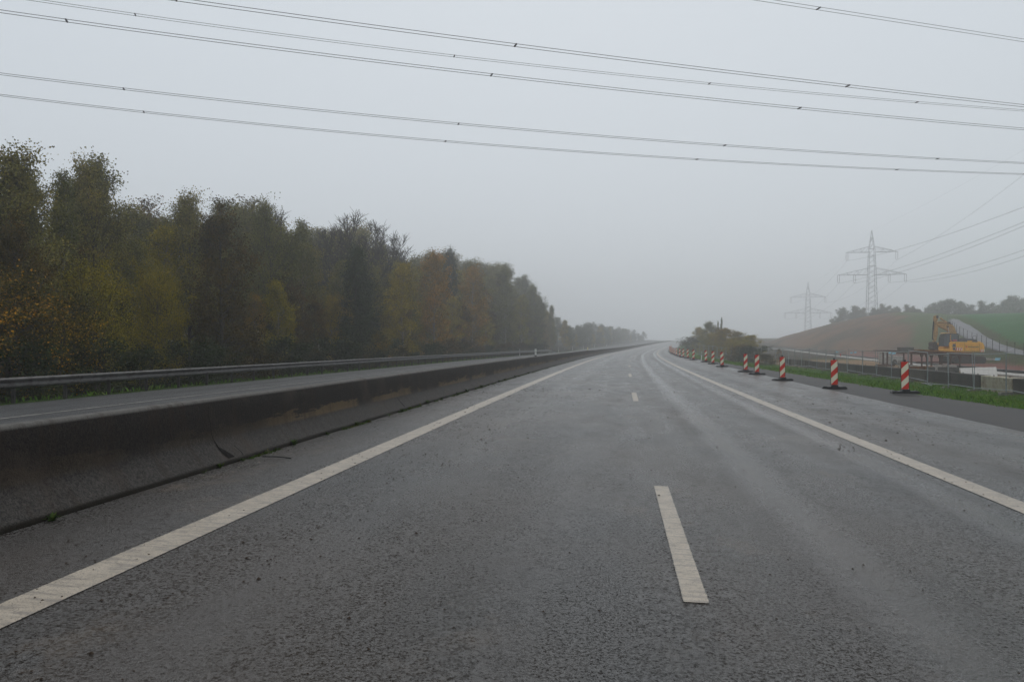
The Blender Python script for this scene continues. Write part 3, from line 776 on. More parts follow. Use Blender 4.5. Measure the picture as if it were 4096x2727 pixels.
def trough():
    D = 56; a = (3742-CXP)/FPX*D; b = (3836-CXP)/FPX*D; zt = EYE-(1463-VHP)/FPX*D; zg = G(a, D)
    r = empty('concrete_trough', (a, D, zg), 0, 'grey box-shaped trough left of the big pale slab', 'trough'); h = zt-zg; L = b-a
    m = MB(); m.box((L/2, .0, h/2-.06), (L, .12, h-.1)); m.box((L/2, 1.2, h/2-.06), (L, .12, h-.1)); m.box((.06, .6, h/2-.06), (.12, 1.1, h-.1)); m.box((L-.06, .6, h/2-.06), (.12, 1.1, h-.1)); m.box((L/2, .6, .2), (L-.3, 1.1, .1)); m.build('trough_body', M_GREYC, r, bevel=.015)
    c = MB(); c.box((L*.42, -.02, h+.0), (L*.86, .3, .16)); c.box((.02, -.08, h/2), (.12, .12, h)); c.build('white_edge_sheet', M_WHITE, r)
    for x in (.3*L, .85*L): k = MB(); k.tube([(x, -.075, h*.45), (x, -.05, h*.45)], .12, 10); k.build('round_hole_plug', M_BLK, r)
trough()
def ribbon(name, pts, wd, th, mat, lab, cat, kind=None):
    """long band lying on the ground along pts (X, Y)"""
    mb = MB(); P = []
    for i in range(len(pts)-1):
        a, b = Vector(pts[i]), Vector(pts[i+1]); n = max(1, int((b-a).length/1.5))
        for k in range(n): P.append(a.lerp(b, k/n))
    P.append(Vector(pts[-1]))
    for i, p in enumerate(P):
        d = (P[min(i+1, len(P)-1)]-P[max(i-1, 0)]).normalized(); n = Vector((d.y, -d.x)); w_ = wd*(1+.25*nz(i*.7, 0))
        a = p-n*w_/2; b = p+n*w_/2; za = max(G(a.x, a.y), G(b.x, b.y))
        for q, z in ((a, za-.15), (a, za+th), (b, za+th+.03*nz(i*.4, 2)), (b, za-.15)): mb.v.append((q.x, q.y, z))
    for i in range(len(P)-1):
        for k in range(3): mb.f.append((i*4+k, (i+1)*4+k, (i+1)*4+k+1, i*4+k+1)); mb.m.append(0)
    o = mb.build(name, mat); return tag(o, lab, cat, kind=kind)
def site_line(py_tab, D0=None):
    """(photo column, row) pairs on the site plane -> ground points"""
    o = []
    for p, py in py_tab:
        lo, hi = 40., 420.
        for _ in range(40):
            m = (lo+hi)/2; X = (p-CXP)/FPX*m; row = VHP+FPX*(EYE-G(X, m))/m
            if row > py: lo = m
            else: hi = m
        o.append(((p-CXP)/FPX*lo, lo))
    return o
WL = [(3060, 1393), (3150, 1400), (3250, 1413), (3350, 1425), (3450, 1437), (3560, 1450), (3700, 1467), (3850, 1482), (4010, 1499), (4200, 1518)]
ribbon('white_strip', site_line(WL), 2.0, .14, M_WHITE, 'long pale geotextile strip running along the building site', 'white strip')
ribbon('drain_pipe', [(x+1.7, y+2.2) for x, y in site_line([(p, r-2) for p, r in WL])], .45, .32, M_BLK, 'long black drainage pipe beside the pale geotextile strip', 'pipe')
ribbon('kerb_stones', site_line([(3990, 1440), (3940, 1437), (3890, 1431)]), .3, .1, M_PALE, 'thin pale kerb line at the foot of the grassy bank right of the excavator', 'kerb')
def red_post(p, py0, py1, lab, D):
    x = (p-CXP)/FPX*D; h = (py1-py0)/FPX*D; zg = G(x, D); r = empty('marker_stake', (x, D, zg), 0, lab, 'stake', 'red stakes on the haul road')
    m = MB(); m.box((0, 0, h/2), (.14, .1, h)); m.build('stake', M_RED, r); m = MB(); m.box((0, -.06, h*.85), (.2, .03, .18)); m.build('top_plate', M_RED, r)
red_post(3362, 1408, 1422, 'short dark red stake on the haul road, nearer and right one', 150)
red_post(3124, 1387, 1395, 'tiny dark red stake on the haul road, farther and left one', 190)

# ------------------------------------------------------------------ excavator (local: x to the right, faces left, origin on the ground)
M_EXY = mat_plain('excavator_yellow', (.78, .39, .015), .42, .12, 3, dirt=((.30, .17, .05), 2.5, .60))
M_EXB = mat_plain('boom_dirty_yellow', (.40, .235, .075), .5, .25, 4, dirt=((.12, .07, .035), 3, .55))
M_EXK = mat_plain('dark_steel', (.022, .021, .02), .6, .3, 6)
M_MUDS = mat_plain('muddy_tracks', (.050, .034, .026), .85, .4, 5, bump=.6, bscale=20)
M_CHROME = mat_plain('chrome_rod', (.75, .75, .75), .2, .05, 5, metal=1)
M_GREYD = mat_plain('grey_engine_cover', (.075, .078, .085), .5, .2, 3)
M_ROSE = mat_plain('red_cloth', (.45, .05, .05), .6, .2, 6)
def _glass():
    m = NT('cab_glass'); m.color((.06, .085, .09)); m.rough(.08); m.spec(.8); return m.mat
M_GLASS = _glass()
def excavator():
    D = 100.; q = D/FPX/5.226                     # metres per pixel of my enlarged study picture
    X0 = 3600.+0; gx = ((3600+1180/5.226)-CXP)/FPX*D; zg = G(gx, D)-.02
    zref = EYE-((1200+1345/5.226)-VHP)/FPX*D       # height of the track bottom
    r = empty('excavator', (gx, D, zg), 0, 'yellow crawler excavator with raised folded boom and red white warning stripes', 'excavator')
    dz = zref-zg
    def P(u, v): return ((u-1180)*q, (1345-v)*q+dz)
    # tracks
    for y, nm in ((-1.25, 'near'), (1.25, 'far')):
        m = MB(); a, b = P(950, 1330)[0], P(1655, 1330)[0]; zt = .95; poly = []
        for k in range(7): an = pi/2+pi*k/6; poly.append((a+.45+.45*cos(an), .475+.47*sin(an)))
        for k in range(7): an = -pi/2+pi*k/6; poly.append((b-.45+.45*cos(an), .475+.47*sin(an)))
        m.prism(poly, y-.3, y+.3); m.box(((a+b)/2, y, .5), (b-a-1.1, .5, .3))
        n = 44
        for k in range(n):                          # grouser plates
            f = k/n*2; L = b-a-.9
            if f < 1: m.box((a+.45+L*f, y, .965), (.12, .62, .05))
            else: m.box((a+.45+L*(f-1), y, -.0), (.12, .62, .05))
        t = m.build('track', M_MUDS, r)
        for k in range(5):
            w_ = MB(); cx = a+.55+(b-a-1.1)*k/4; w_.tube([(cx, y-.33 if y < 0 else y+.27, .42), (cx, y-.27 if y < 0 else y+.33, .42)], .16 if 0 < k < 4 else .3, 12); w_.build('wheel', M_EXK, t)
    m = MB(); m.box((P(1300, 0)[0], 0, .95), (2.2, 2.1, .35)); m.tube([(P(1300, 0)[0], 0, 1.0), (P(1300, 0)[0], 0, 1.32)], .75, 20); m.build('undercarriage', M_MUDS, r)
    # upper structure
    z0, z1 = P(0, 1085)[1], P(0, 872)[1]; xl, xr = P(905, 0)[0], P(1632, 0)[0]
    m = MB(); c = .22
    poly = [(xl, z0), (xr-.12, z0), (xr, z0+.15), (xr, z1-.5), (xr-c, z1-.1), (xr-.7, z1-.06), (xl+.3, z1), (xl, z1-.12)]
    m.prism(poly, -1.4, 1.4); o = m.build('housing', M_EXY, r, bevel=.06)
    m = MB(); m.prism([(P(765, 0)[0], z0+.05), (xl, z0+.05), (xl, z0+.42), (P(790, 0)[0], z0+.42)], -1.4, 1.3); m.build('front_platform', M_EXY, r, bevel=.03)
    m = MB(); m.box(((xl+xr)/2-.3, -1.415, z0+.62), (.02, .02, 1.1)); m.box((P(1030, 0)[0], -1.412, z0+.65), (.02, .03, 1.15)); m.box((P(1520, 0)[0], -1.412, z0+.62), (.015, .03, 1.0)); m.box(((xl+xr)/2, -1.412, z0+.08), (xr-xl-.5, .03, .03)); m.build('panel_seams', M_EXK, o)
    m = MB(); m.box((P(1000, 0)[0], -1.42, z0+.85), (.36, .06, .42)); m.box((P(1000, 0)[0], -1.42, z0+.42), (.30, .06, .3)); m.build('side_grille', M_GREYD, o)
    # warning stripes
    for u0, u1, v0, v1, fl in ((1030, 1168, 990, 1052, 1), (1540, 1625, 1030, 1082, -1)):
        m = MB(); ax0, b0 = P(u0, v1); ax1, b1 = P(u1, v0); n = 6; m.box(((ax0+ax1)/2, -1.425, (b0+b1)/2), (ax1-ax0, .02, b1-b0), 0)
        w_ = (ax1-ax0)/n
        for k in range(0, n, 2):
            s0 = ax0+k*w_; sh = .5*w_*fl; m.add([(s0, -1.44, b0), (s0+w_*.9, -1.44, b0), (s0+w_*.9+sh, -1.44, b1), (s0+sh, -1.44, b1)], [(0, 1, 2, 3)], 1)
        m.build('warning_stripes', [M_WHT, M_RED], o)
    # lettering and red emblem
    m = MB(); ex, ez = P(1255, 972); m.add([(ex-.14, -1.425, ez), (ex, -1.425, ez-.14), (ex+.14, -1.425, ez), (ex, -1.425, ez+.14)], [(0, 1, 2, 3)]); m.add([(ex-.05, -1.43, ez), (ex, -1.43, ez-.05), (ex+.05, -1.43, ez), (ex, -1.43, ez+.05)], [(0, 1, 2, 3)], 1); m.build('emblem', [M_RED, M_EXY], o)
    cu = bpy.data.curves.new('lettering', 'FONT'); cu.body = 'Hüttemann'; cu.size = .30; cu.extrude = .004; cu.materials.append(M_EXK)
    t = bpy.data.objects.new('lettering', cu); COL.objects.link(t); bpy.context.view_layer.update()
    dg = bpy.context.evaluated_depsgraph_get(); me = bpy.data.meshes.new_from_object(t.evaluated_get(dg)); bpy.data.objects.remove(t)
    tx = bpy.data.objects.new('lettering', me); COL.objects.link(tx); tx.parent = o; a, b = P(1288, 992); tx.location = (a, -1.43, b); tx.rotation_euler = (radians(90), 0, 0)
    # engine cover, rail, exhaust, red cloth
    m = MB(); a, b = P(1120, 815)[0], P(1515, 885)[0]; m.prism([(a, z1-.1), (b+.05, z1-.12), (b-.1, z1+.28), (b-.6, z1+.38), (a+.3, z1+.46), (a, z1+.3)], -1.15, 1.1); m.build('engine_cover', M_GREYD, r, bevel=.05)
    m = MB(); c0 = P(1340, 868); m.box((c0[0], -1.2, z1+.06), (.55, .25, .14)); m.box((P(1555, 0)[0], -.8, z1+.0), (.35, .5, .1)); m.build('hood_hinges', M_EXY, r)
    m = MB(); u = P(1425, 0)[0]; v = P(1495, 0)[0]; zz = P(0, 752)[1]; m.tube([(u, -1.0, z1+.2), (u, -1.0, zz-.12), (u+.1, -1.0, zz), (v-.06, -1.0, zz), (v, -1.0, zz-.08), (v, -1.0, z1+.2)], .025, 6)
    m.tube([(P(1465, 0)[0], -.6, z1+.2), (P(1465, 0)[0], -.6, P(0, 800)[1])], .06, 8); m.build('handrail', M_EXK, r)
    m = MB(); c0 = P(1030, 845); m.tube([(c0[0]-.32, -1.2, z1+.10), (c0[0]-.2, -1.2, z1+.17), (c0[0]+.2, -1.2, z1+.17), (c0[0]+.34, -1.2, z1+.10)], [.06, .14, .14, .06], 8); m.build('red_cloth_bundle', M_ROSE, r)
    # cab
    cx0, cz0 = P(795, 960); cx1 = P(935, 0)[0]; cx2 = P(1100, 0)[0]; ct = P(0, 712)[1]
    m = MB(); m.prism([(cx0, cz0), (cx1, cz0), (cx1, z1), (cx2, z1), (cx2, ct-.15), (cx2-.2, ct-.03), (cx0+.28, ct-.03), (cx0+.06, ct-.5)], -1.28, -.15); cab = m.build('cab', M_GLASS, r)
    m = MB()
    for yy in (-1.3, -.14):
        for aa, bb, wd in (((cx0, cz0), (cx0+.06, ct-.5), .06), ((cx0+.06, ct-.5), (cx0+.28, ct-.02), .06), ((cx1, cz0), (cx1-.02, ct), .13), ((cx2, z1), (cx2, ct-.15), .08), ((cx0, cz0), (cx1, cz0), .08), ((cx0+.3, cz0), (cx0+.34, ct), .045)):
            m.bar((aa[0], yy, aa[1]), (bb[0], yy, bb[1]), .05, wd)
    m.box(((cx0+.3+cx2)/2, -.72, ct), (cx2-cx0-.25, 1.22, .09)); m.build('cab_frame', M_EXK, cab)
    m = MB(); m.prism([(cx0+.0, ct+.06), (cx0+.35, ct+.09), (cx1, ct+.09), (cx1, ct+.14), (cx0+.3, ct+.15)], -1.2, -.2); m.build('roof_visor', M_EXY, cab)
    m = MB(); n = 8; hh = (ct-z1+.1)/n
    for k in range(n): m.box((cx1-.01, -1.34, z1-.1+hh*(k+.5)), (.12, .02, hh), k % 2)
    m.build('striped_pillar', [M_EXY, M_EXK], cab)
    m = MB(); m.box((P(945, 0)[0], -1.2, z1+.05), (.2, .25, .22)); m.build('red_lamp', M_RED, cab)
    m = MB(); m.box((P(1000, 0)[0], -.5, ct-.35), (.45, .4, .6)); m.box((P(1000, 0)[0], -.5, z1+.15), (.5, .45, .25)); m.build('seat', M_EXK, cab)
    # boom
    y = .25
    poly = [P(1195, 830), P(1105, 780), P(1060, 700), P(1015, 640), P(880, 575), P(790, 545), P(748, 480), P(765, 455), P(850, 440), P(1000, 470), P(1100, 520), P(1140, 560), P(1165, 640), P(1215, 780)]
    m = MB(); m.prism(poly, y-.28, y+.28); bo = m.build('boom', M_EXB, r, bevel=.03)
    m = MB(); m.tube([(*P(1000, 655)[:1], y-.42, P(1000, 655)[1]), (P(1003, 700)[0], y-.42, P(1003, 700)[1])], .05, 8)
    a, b = P(985, 560); c_, d_ = P(1010, 705); m.tube([(a, y-.42, b), (c_, y-.42, d_)], .045, 8); m.build('boom_piston_rod', M_CHROME, bo)
    c_, d_ = P(1010, 705); e_, f_ = P(1045, 850); m = MB(); m.tube([(c_, y-.42, d_), (e_, y-.42, f_)], .085, 10); a, b = P(985, 560); m.tube([(a, y-.5, b), (a, y+.5, b)], .08, 10); m.build('boom_cylinder', M_EXK, bo)
    # stick cylinder on top
    m = MB(); m.tube([(P(865, 375)[0], y, P(865, 375)[1]), (P(995, 468)[0], y, P(995, 468)[1])], .12, 10); m.build('stick_cylinder', M_EXB, bo)
    m = MB(); m.tube([(P(790, 322)[0], y, P(790, 322)[1]), (P(870, 378)[0], y, P(870, 378)[1])], .055, 8); m.build('stick_piston_rod', M_CHROME, bo)
    m = MB(); m.box((P(1030, 0)[0], y, P(0, 478)[1]), (.35, .4, .22)); m.tube([(P(1100, 0)[0], y-.3, P(0, 500)[1]), (P(900, 0)[0], y-.32, P(0, 480)[1]), (P(790, 0)[0], y-.32, P(0, 470)[1])], .03, 6); m.build('hydraulic_hoses', M_EXK, bo)
    # stick
    poly = [P(728, 390), P(735, 330), P(770, 315), P(800, 345), P(800, 400), P(778, 470), P(800, 560), P(800, 700), P(765, 840), P(735, 900), P(715, 880), P(735, 700), P(735, 520)]
    m = MB(); m.prism(poly, y-.2, y+.2); sk = m.build('stick', M_EXB, r, bevel=.02)
    m = MB(); m.tube([(P(730, 420)[0], y, P(0, 440)[1]), (P(712, 620)[0], y, P(0, 620)[1])], .1, 10); m.tube([(P(712, 620)[0], y, P(0, 620)[1]), (P(700, 800)[0], y, P(0, 800)[1])], .07, 8)
    m.bar((P(700, 0)[0], y, P(0, 800)[1]), (P(735, 0)[0], y, P(0, 850)[1]), .12); m.box((P(785, 0)[0], y, P(0, 350)[1]), (.28, .46, .34)); m.build('bucket_linkage', M_EXK, sk)
    # bucket, tucked and hanging
    poly = [P(735, 880), P(690, 870), P(665, 900), P(672, 960), P(655, 1010), P(700, 1050), P(765, 1030), P(775, 960)]
    m = MB(); m.prism(poly, y-.6, y+.6)
    for k in range(5): m.box((P(765, 0)[0]+.03, y-.5+k*.25, P(0, 1035)[1]-.03), (.14, .1, .12))
    m.build('bucket', M_MUDS, sk, bevel=.02)
excavator()

# ------------------------------------------------------------------ farm road up the slope and its wire fence
def on_terrain(p, py, lo=60., hi=300.):
    """first hit of the sight line with the terrain"""
    D = lo; last = lo
    while D < hi:
        X = (p-CXP)/FPX*D; z = EYE-(py-VHP)/FPX*D
        if G(X, D) >= z: break
        last = D; D += 1.
    return (X, D)
FL = [(3793, 1284), (3803, 1300), (3830, 1333), (3870, 1357), (3913, 1376), (3950, 1392), (3988, 1405), (4040, 1415), (4096, 1424), (4200, 1440)]
FR = [(3815, 1276), (3832, 1280), (3873, 1300), (3905, 1322), (3930, 1342), (3966, 1362), (4002, 1380), (4050, 1395), (4096, 1407), (4200, 1428)]
FLp = [on_terrain(*p, lo=72) for p in FL]; FRp = [on_terrain(*p, lo=74) for p in FR]
M_FARM = mat_plain('farm_road_asphalt', (.125, .125, .138), .6, .25, .6, bump=.3, dirt=((.09, .085, .08), .5, .52))
def farm_road():
    mb = MB(); n = 8; rows = []
    for i in range(len(FLp)-1):
        for k in range(6):
            f = k/6; rows.append((Vector(FLp[i]).lerp(Vector(FLp[i+1]), f), Vector(FRp[i]).lerp(Vector(FRp[i+1]), f)))
    for a, b in rows:
        mb.v.append((a.x, a.y, G(a.x, a.y)-.6))
        for k in range(n+1): p = a.lerp(b, k/n); mb.v.append((p.x, p.y, G(p.x, p.y)+.12))
        mb.v.append((b.x, b.y, G(b.x, b.y)-.6))
    w_ = n+3
    for i in range(len(rows)-1):
        for k in range(w_-1): mb.f.append((i*w_+k, i*w_+k+1, (i+1)*w_+k+1, (i+1)*w_+k)); mb.m.append(0)
    tag(mb.build('farm_road', M_FARM, smooth=True), kind='structure')
farm_road()
M_DPOST = mat_plain('dark_fence_post', (.025, .022, .02), .7, .3, 8)
def wire_fence():
    P0 = [Vector(p) for p in FLp]; pts = []
    L = [0]
    for i in range(len(P0)-1): L.append(L[-1]+(P0[i+1]-P0[i]).length)
    d = 1.
    while d < L[-1]:
        for i in range(len(L)-1):
            if L[i] <= d < L[i+1]: q = P0[i].lerp(P0[i+1], (d-L[i])/(L[i+1]-L[i]))
        pts.append(q); d += 4.4 if d > L[-1]-60 else 8
    r = empty('wire_fence', (pts[-1].x, pts[-1].y, G(pts[-1].x, pts[-1].y)), 0, 'dark post and wire fence along the left side of the farm road uphill', 'fence')
    tops = []
    for q in pts:
        z = G(q.x, q.y); m = MB(); m.bar((q.x-.3, q.y-.3, z-.2), (q.x-.3, q.y-.3, z+1.5), .05); attach(m.build('post', M_DPOST), r); tops.append((q.x-.3, q.y-.3, z))
    m = MB()
    for h in (.7, 1.45):
        for a, b in zip(tops, tops[1:]): m.bar((a[0], a[1], a[2]+h), (b[0], b[1], b[2]+h), .012)
    attach(m.build('wires', M_DPOST), r)
wire_fence()
# ------------------------------------------------------------------ trees
def mat_leaf(name, cols, rnd=.5):
    m = NT(name); gi = m.n('ShaderNodeNewGeometry'); oi = m.n('ShaderNodeObjectInfo'); co = m.co()
    f = m.noise(co, .55, 3, .6)
    k = m.math('ADD', m.math('MULTIPLY', gi.outputs['Random Per Island'], rnd), m.math('MULTIPLY_ADD', f, 1.3, -.40+(.5-rnd)*.5))
    col = m.ramp(k, [(i/(len(cols)-1), c) for i, c in enumerate(cols)])
    v = m.n('ShaderNodeHueSaturation'); m.l(col, v.inputs['Color']); m.l(m.math('MULTIPLY_ADD', oi.outputs['Random'], .45, .78), v.inputs['Value'])
    m.l(m.math('MULTIPLY_ADD', oi.outputs['Random'], -.03, .515), v.inputs['Hue'])
    m.color(v.outputs[0]); m.rough(.8); m.spec(.05)
    return m.mat
L_GREY = mat_leaf('grey_green_leaves', [(.024, .026, .007), (.095, .096, .022), (.19, .175, .038), (.27, .20, .03)])
L_OLIVE = mat_leaf('olive_leaves', [(.030, .030, .004), (.165, .135, .010), (.36, .27, .016), (.48, .32, .016)])
L_BROWN = mat_leaf('brown_green_leaves', [(.012, .011, .003), (.045, .037, .007), (.105, .070, .010), (.18, .095, .010)])
L_YELL = mat_leaf('yellow_leaves', [(.022, .022, .006), (.065, .062, .010), (.13, .10, .012), (.55, .30, .015)], .8)
L_ORNG = mat_leaf('orange_brown_leaves', [(.030, .027, .005), (.155, .115, .012), (.33, .20, .015), (.45, .20, .014)], .6)
L_DARK = mat_leaf('dark_green_leaves', [(.007, .011, .004), (.022, .032, .010), (.040, .056, .016), (.07, .075, .02)])
L_HAZE = mat_leaf('haze_paled_leaves', [(.055, .060, .040), (.110, .120, .070), (.16, .16, .09), (.19, .17, .09)])  # foliage of distant trees, extra haze put into the colour by paling it
M_BARK = mat_plain('bark', (.050, .042, .032), .9, .35, 9, bump=.5)
M_BARKL = mat_plain('pale_bark', (.20, .175, .13), .85, .3, 9, bump=.5)
def leaf_quad(mb, p, s, rnd, droop=0.):
    a = rnd.uniform(0, 2*pi); t = rnd.uniform(-.9, .9); u = Vector((cos(a)*cos(t), sin(a)*cos(t), sin(t)-droop)).normalized()
    b = rnd.uniform(0, 2*pi); w = u.cross(Vector((cos(b), sin(b), rnd.uniform(-1, 1)))).normalized()
    l = s*rnd.uniform(.7, 1.35); k = l*.38
    n = len(mb.v); mb.v += [tuple(p), tuple(p+u*l*.5+w*k), tuple(p+u*l), tuple(p+u*l*.5-w*k)]; mb.f.append((n, n+1, n+2, n+3)); mb.m.append(0)
def tree_proto(name, seed, H, Rr, leafmat, nleaf=9000, ls=.15, first=.12, nl=26, env=(.55, 1., .9, .35), rise=(.25, 1.1), clump=.42, trunks=1, bark=None, twigs=3, shell=.5, droop=.3, tw=1., leafless=0.):
    """tapered trunk(s) with limbs and twigs; foliage in clumps along the twigs. Height H, widest radius Rr"""
    rnd = random.Random(seed); root = empty(name, (0, 0, 0)); T = MB(); C = MB(); anchors = []
    for q in range(trunks):
        ang = rnd.uniform(0, 2*pi); lean = (.0 if trunks == 1 else .16)*Rr; bx, by = cos(ang+q*2.1)*lean*.4, sin(ang+q*2.1)*lean*.4
        pts = []; hh = H*(rnd.uniform(.82, 1.) if q else 1.)
        for k in range(9):
            f = k/8; pts.append(Vector((bx+cos(ang+q*2.1)*lean*f*2+.14*Rr*nz(f*2.5, seed+q*7, 1)*f*1.6, by+sin(ang+q*2.1)*lean*f*2+.14*Rr*nz(f*2.5, seed+q*7, 9)*f*1.6, -.4+(hh*.97+.4)*f)))
        r0 = H*.0125+.03; T.tube(pts, [r0*(1-.93*(k/8)**.8)+.008 for k in range(9)], 6)
        def tp(f):
            k = clamp(f)*8; i = min(7, int(k)); return pts[i].lerp(pts[i+1], k-i)
        for i in range(nl//trunks):
            f = lerp(first, .97, ((i+.5)/(nl//trunks))**.9)+rnd.uniform(-.02, .02); b = tp(f)
            e = tab(f, [0, .33, .66, 1.], list(env)); a = rnd.uniform(0, 2*pi); L = Rr*e*rnd.uniform(.65, 1.12); el = lerp(rise[0], rise[1], f**1.2)+rnd.uniform(-.15, .2)
            d = Vector((cos(a)*cos(el), sin(a)*cos(el), sin(el))); mid = b+d*L*.5+Vector((0, 0, -.03*L)); end = b+d*L+Vector((rnd.uniform(-.1, .1)*L, rnd.uniform(-.1, .1)*L, .10*L))
            rr = max(.012, r0*.42*(1-f*.75)); T.tube([b, mid, end], [rr, rr*.6, .008], 4, cap=False)
            for j in range(twigs):
                g = rnd.uniform(.3, 1.); s0 = mid.lerp(end, (g-.5)*2) if g > .5 else b.lerp(mid, g*2)
                dd = (d+Vector((rnd.gauss(0, .6), rnd.gauss(0, .6), rnd.gauss(.2, .45)))).normalized(); l2 = L*rnd.uniform(.22, .5)+.25; e2 = s0+dd*l2
                T.tube([s0, (s0+e2)/2+Vector((0, 0, .03)), e2], [.013*tw, .010*tw, .005*tw], 3, cap=False); anchors += [(e2, 1.), (s0.lerp(e2, .55), .8)]
                for j2 in range(2):
                    e3 = s0.lerp(e2, rnd.uniform(.5, 1))+Vector((rnd.gauss(0, .3), rnd.gauss(0, .3), rnd.uniform(.15, .55)))*.9; T.tube([s0.lerp(e2, .6), e3], [.008*tw, .004*tw], 3, cap=False); anchors.append((e3, .7))
            anchors.append((end, .8))
    if leafless: rnd2 = random.Random(seed+5); anchors = [x for x in anchors if rnd2.random() > leafless*sm(.35*H, .8*H, x[0].z)]
    per = max(1, int(nleaf/len(anchors)))
    for c, wgt in anchors:
        tone = clump*rnd.uniform(.6, 1.3)
        for k in range(int(per*wgt*1.2)+1):
            p = c+Vector((rnd.gauss(0, tone), rnd.gauss(0, tone), rnd.gauss(-.05, tone*.75)))
            if p.z < .15: p.z = .15+rnd.random()*.3
            leaf_quad(C, p, ls, rnd, droop)
    T.build('trunk', bark or M_BARK, root); C.build('crown', leafmat, root)
    zz = sorted(v[2] for v in C.v); root['h'] = zz[int(len(zz)*.997)]
    return root
PROTO = {}
def proto(k, **kw): PROTO[k] = (kw['H'], [tree_proto('tree' if k[0] != 's' else 'shrub', 100+i*17+len(k)*31+ord(k[-1]), **kw) for i in range(1)])
proto('ash', H=10, Rr=2.6, leafmat=L_GREY, nleaf=22000, ls=.10, first=.10, nl=48, env=(.7, 1., .85, .35), rise=(.5, 1.25), clump=.22, droop=.6, twigs=5)
proto('ash2', H=10, Rr=2.1, leafmat=L_GREY, nleaf=18000, ls=.095, first=.08, nl=44, env=(.8, 1., .8, .25), rise=(.75, 1.3), clump=.17, bark=M_BARKL, twigs=6)
proto('oak', H=10, Rr=2.7, leafmat=L_BROWN, nleaf=24000, ls=.115, first=.05, nl=60, env=(1., .95, .8, .35), rise=(.15, 1.2), clump=.20, twigs=4)
proto('willow', H=6, Rr=2.9, leafmat=L_OLIVE, nleaf=26000, ls=.085, first=.04, nl=60, env=(.9, 1.05, 1., .75), rise=(.05, .9), clump=.30, trunks=3, twigs=4)
proto('maple', H=5, Rr=1.7, leafmat=L_YELL, nleaf=9000, ls=.10, first=.05, nl=32, env=(.9, 1., .9, .4), rise=(.1, 1.), clump=.26, trunks=2)
proto('gold', H=10, Rr=2.3, leafmat=L_OLIVE, nleaf=21000, ls=.115, first=.06, nl=50, env=(.85, 1., .9, .45), rise=(.35, 1.15), clump=.22, twigs=4, bark=M_BARKL)
proto('orange', H=10, Rr=2.4, leafmat=L_ORNG, nleaf=21000, ls=.115, first=.06, nl=50, env=(.85, 1., .9, .45), rise=(.35, 1.15), clump=.22, twigs=4, bark=M_BARKL)
proto('bare', H=10, Rr=2.6, leafmat=L_GREY, nleaf=3600, ls=.13, first=.12, nl=54, env=(.5, .9, 1., .6), rise=(.6, 1.15), clump=.22, twigs=7, leafless=.95, tw=2.2)
proto('conifer', H=10, Rr=1.9, leafmat=L_DARK, nleaf=20000, ls=.12, first=.03, nl=64, env=(1., .9, .6, .2), rise=(-.1, .7), clump=.24)
proto('shrub', H=2.6, Rr=1.5, leafmat=L_DARK, nleaf=4200, ls=.13, first=.08, nl=24, env=(.9, 1.1, 1., .6), rise=(0, .8), clump=.24, trunks=2)
proto('shrubb', H=2.6, Rr=1.5, leafmat=L_BROWN, nleaf=4200, ls=.13, first=.08, nl=24, env=(.9, 1.1, 1., .6), rise=(0, .8), clump=.24, trunks=2)
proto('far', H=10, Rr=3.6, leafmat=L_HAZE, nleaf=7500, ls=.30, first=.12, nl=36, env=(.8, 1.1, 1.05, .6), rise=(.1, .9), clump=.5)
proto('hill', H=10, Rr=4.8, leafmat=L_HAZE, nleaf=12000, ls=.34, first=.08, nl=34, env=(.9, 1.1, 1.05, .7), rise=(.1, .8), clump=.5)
USED = set(); TREES = []
def plant(kind, X, Y, H, lab, group=None, wide=1., rz=None, cat=None, sink=.0):
    h0, ps = PROTO[kind]; src = ps[0]; h0 = src['h']
    if kind in USED: o = copy_tree(src); o.pop('h', None)
    else: o = src; USED.add(kind)
    k = H/h0; o.location = (X, Y, G(X, Y)-sink); o.scale = (k*wide, k*wide, k)
    o.rotation_euler = (0, 0, random.uniform(0, 2*pi) if rz is None else rz)
    tag(o, lab, cat or ('shrub' if kind[0] == 's' else 'tree'), group); TREES.append(o); return o
# skyline of the wood in photo pixels
SKX = [-600, 0, 120, 200, 290, 360, 430, 520, 700, 800, 950, 1040, 1120, 1300, 1430, 1560, 1640, 1800, 1950, 2050, 2130, 2200, 2245, 2290, 2400, 2500, 2600, 2700, 2800]
SKY = [480, 590, 625, 680, 690, 635, 680, 760, 770, 770, 800, 790, 815, 910, 900, 985, 1005, 1000, 1040, 1070, 1130, 1215, 1275, 1280, 1290, 1312, 1325, 1328, 1330]
def top_h(X, Y, f=1.):
    p = CXP+FPX*X/Y; return (EYE+(VHP-tab(p, SKX, SKY))/FPX*Y-G(X, Y))*f
def find_s(p, t):
    lo, hi = 3., 420.
    for _ in range(50):
        m = (lo+hi)/2; q = R(m, t)
        if q.y <= .5 or CXP+FPX*q.x/q.y < p: lo = m
        else: hi = m
    return (lo+hi)/2
def at_px(kind, p, t, ytop, lab, wide=1., group='trees of the roadside wood'):
    s = find_s(p, t); q = R(s, t); H = EYE+(VHP-ytop)/FPX*q.y-G(q.x, q.y); return plant(kind, q.x, q.y, H, lab, group, wide)
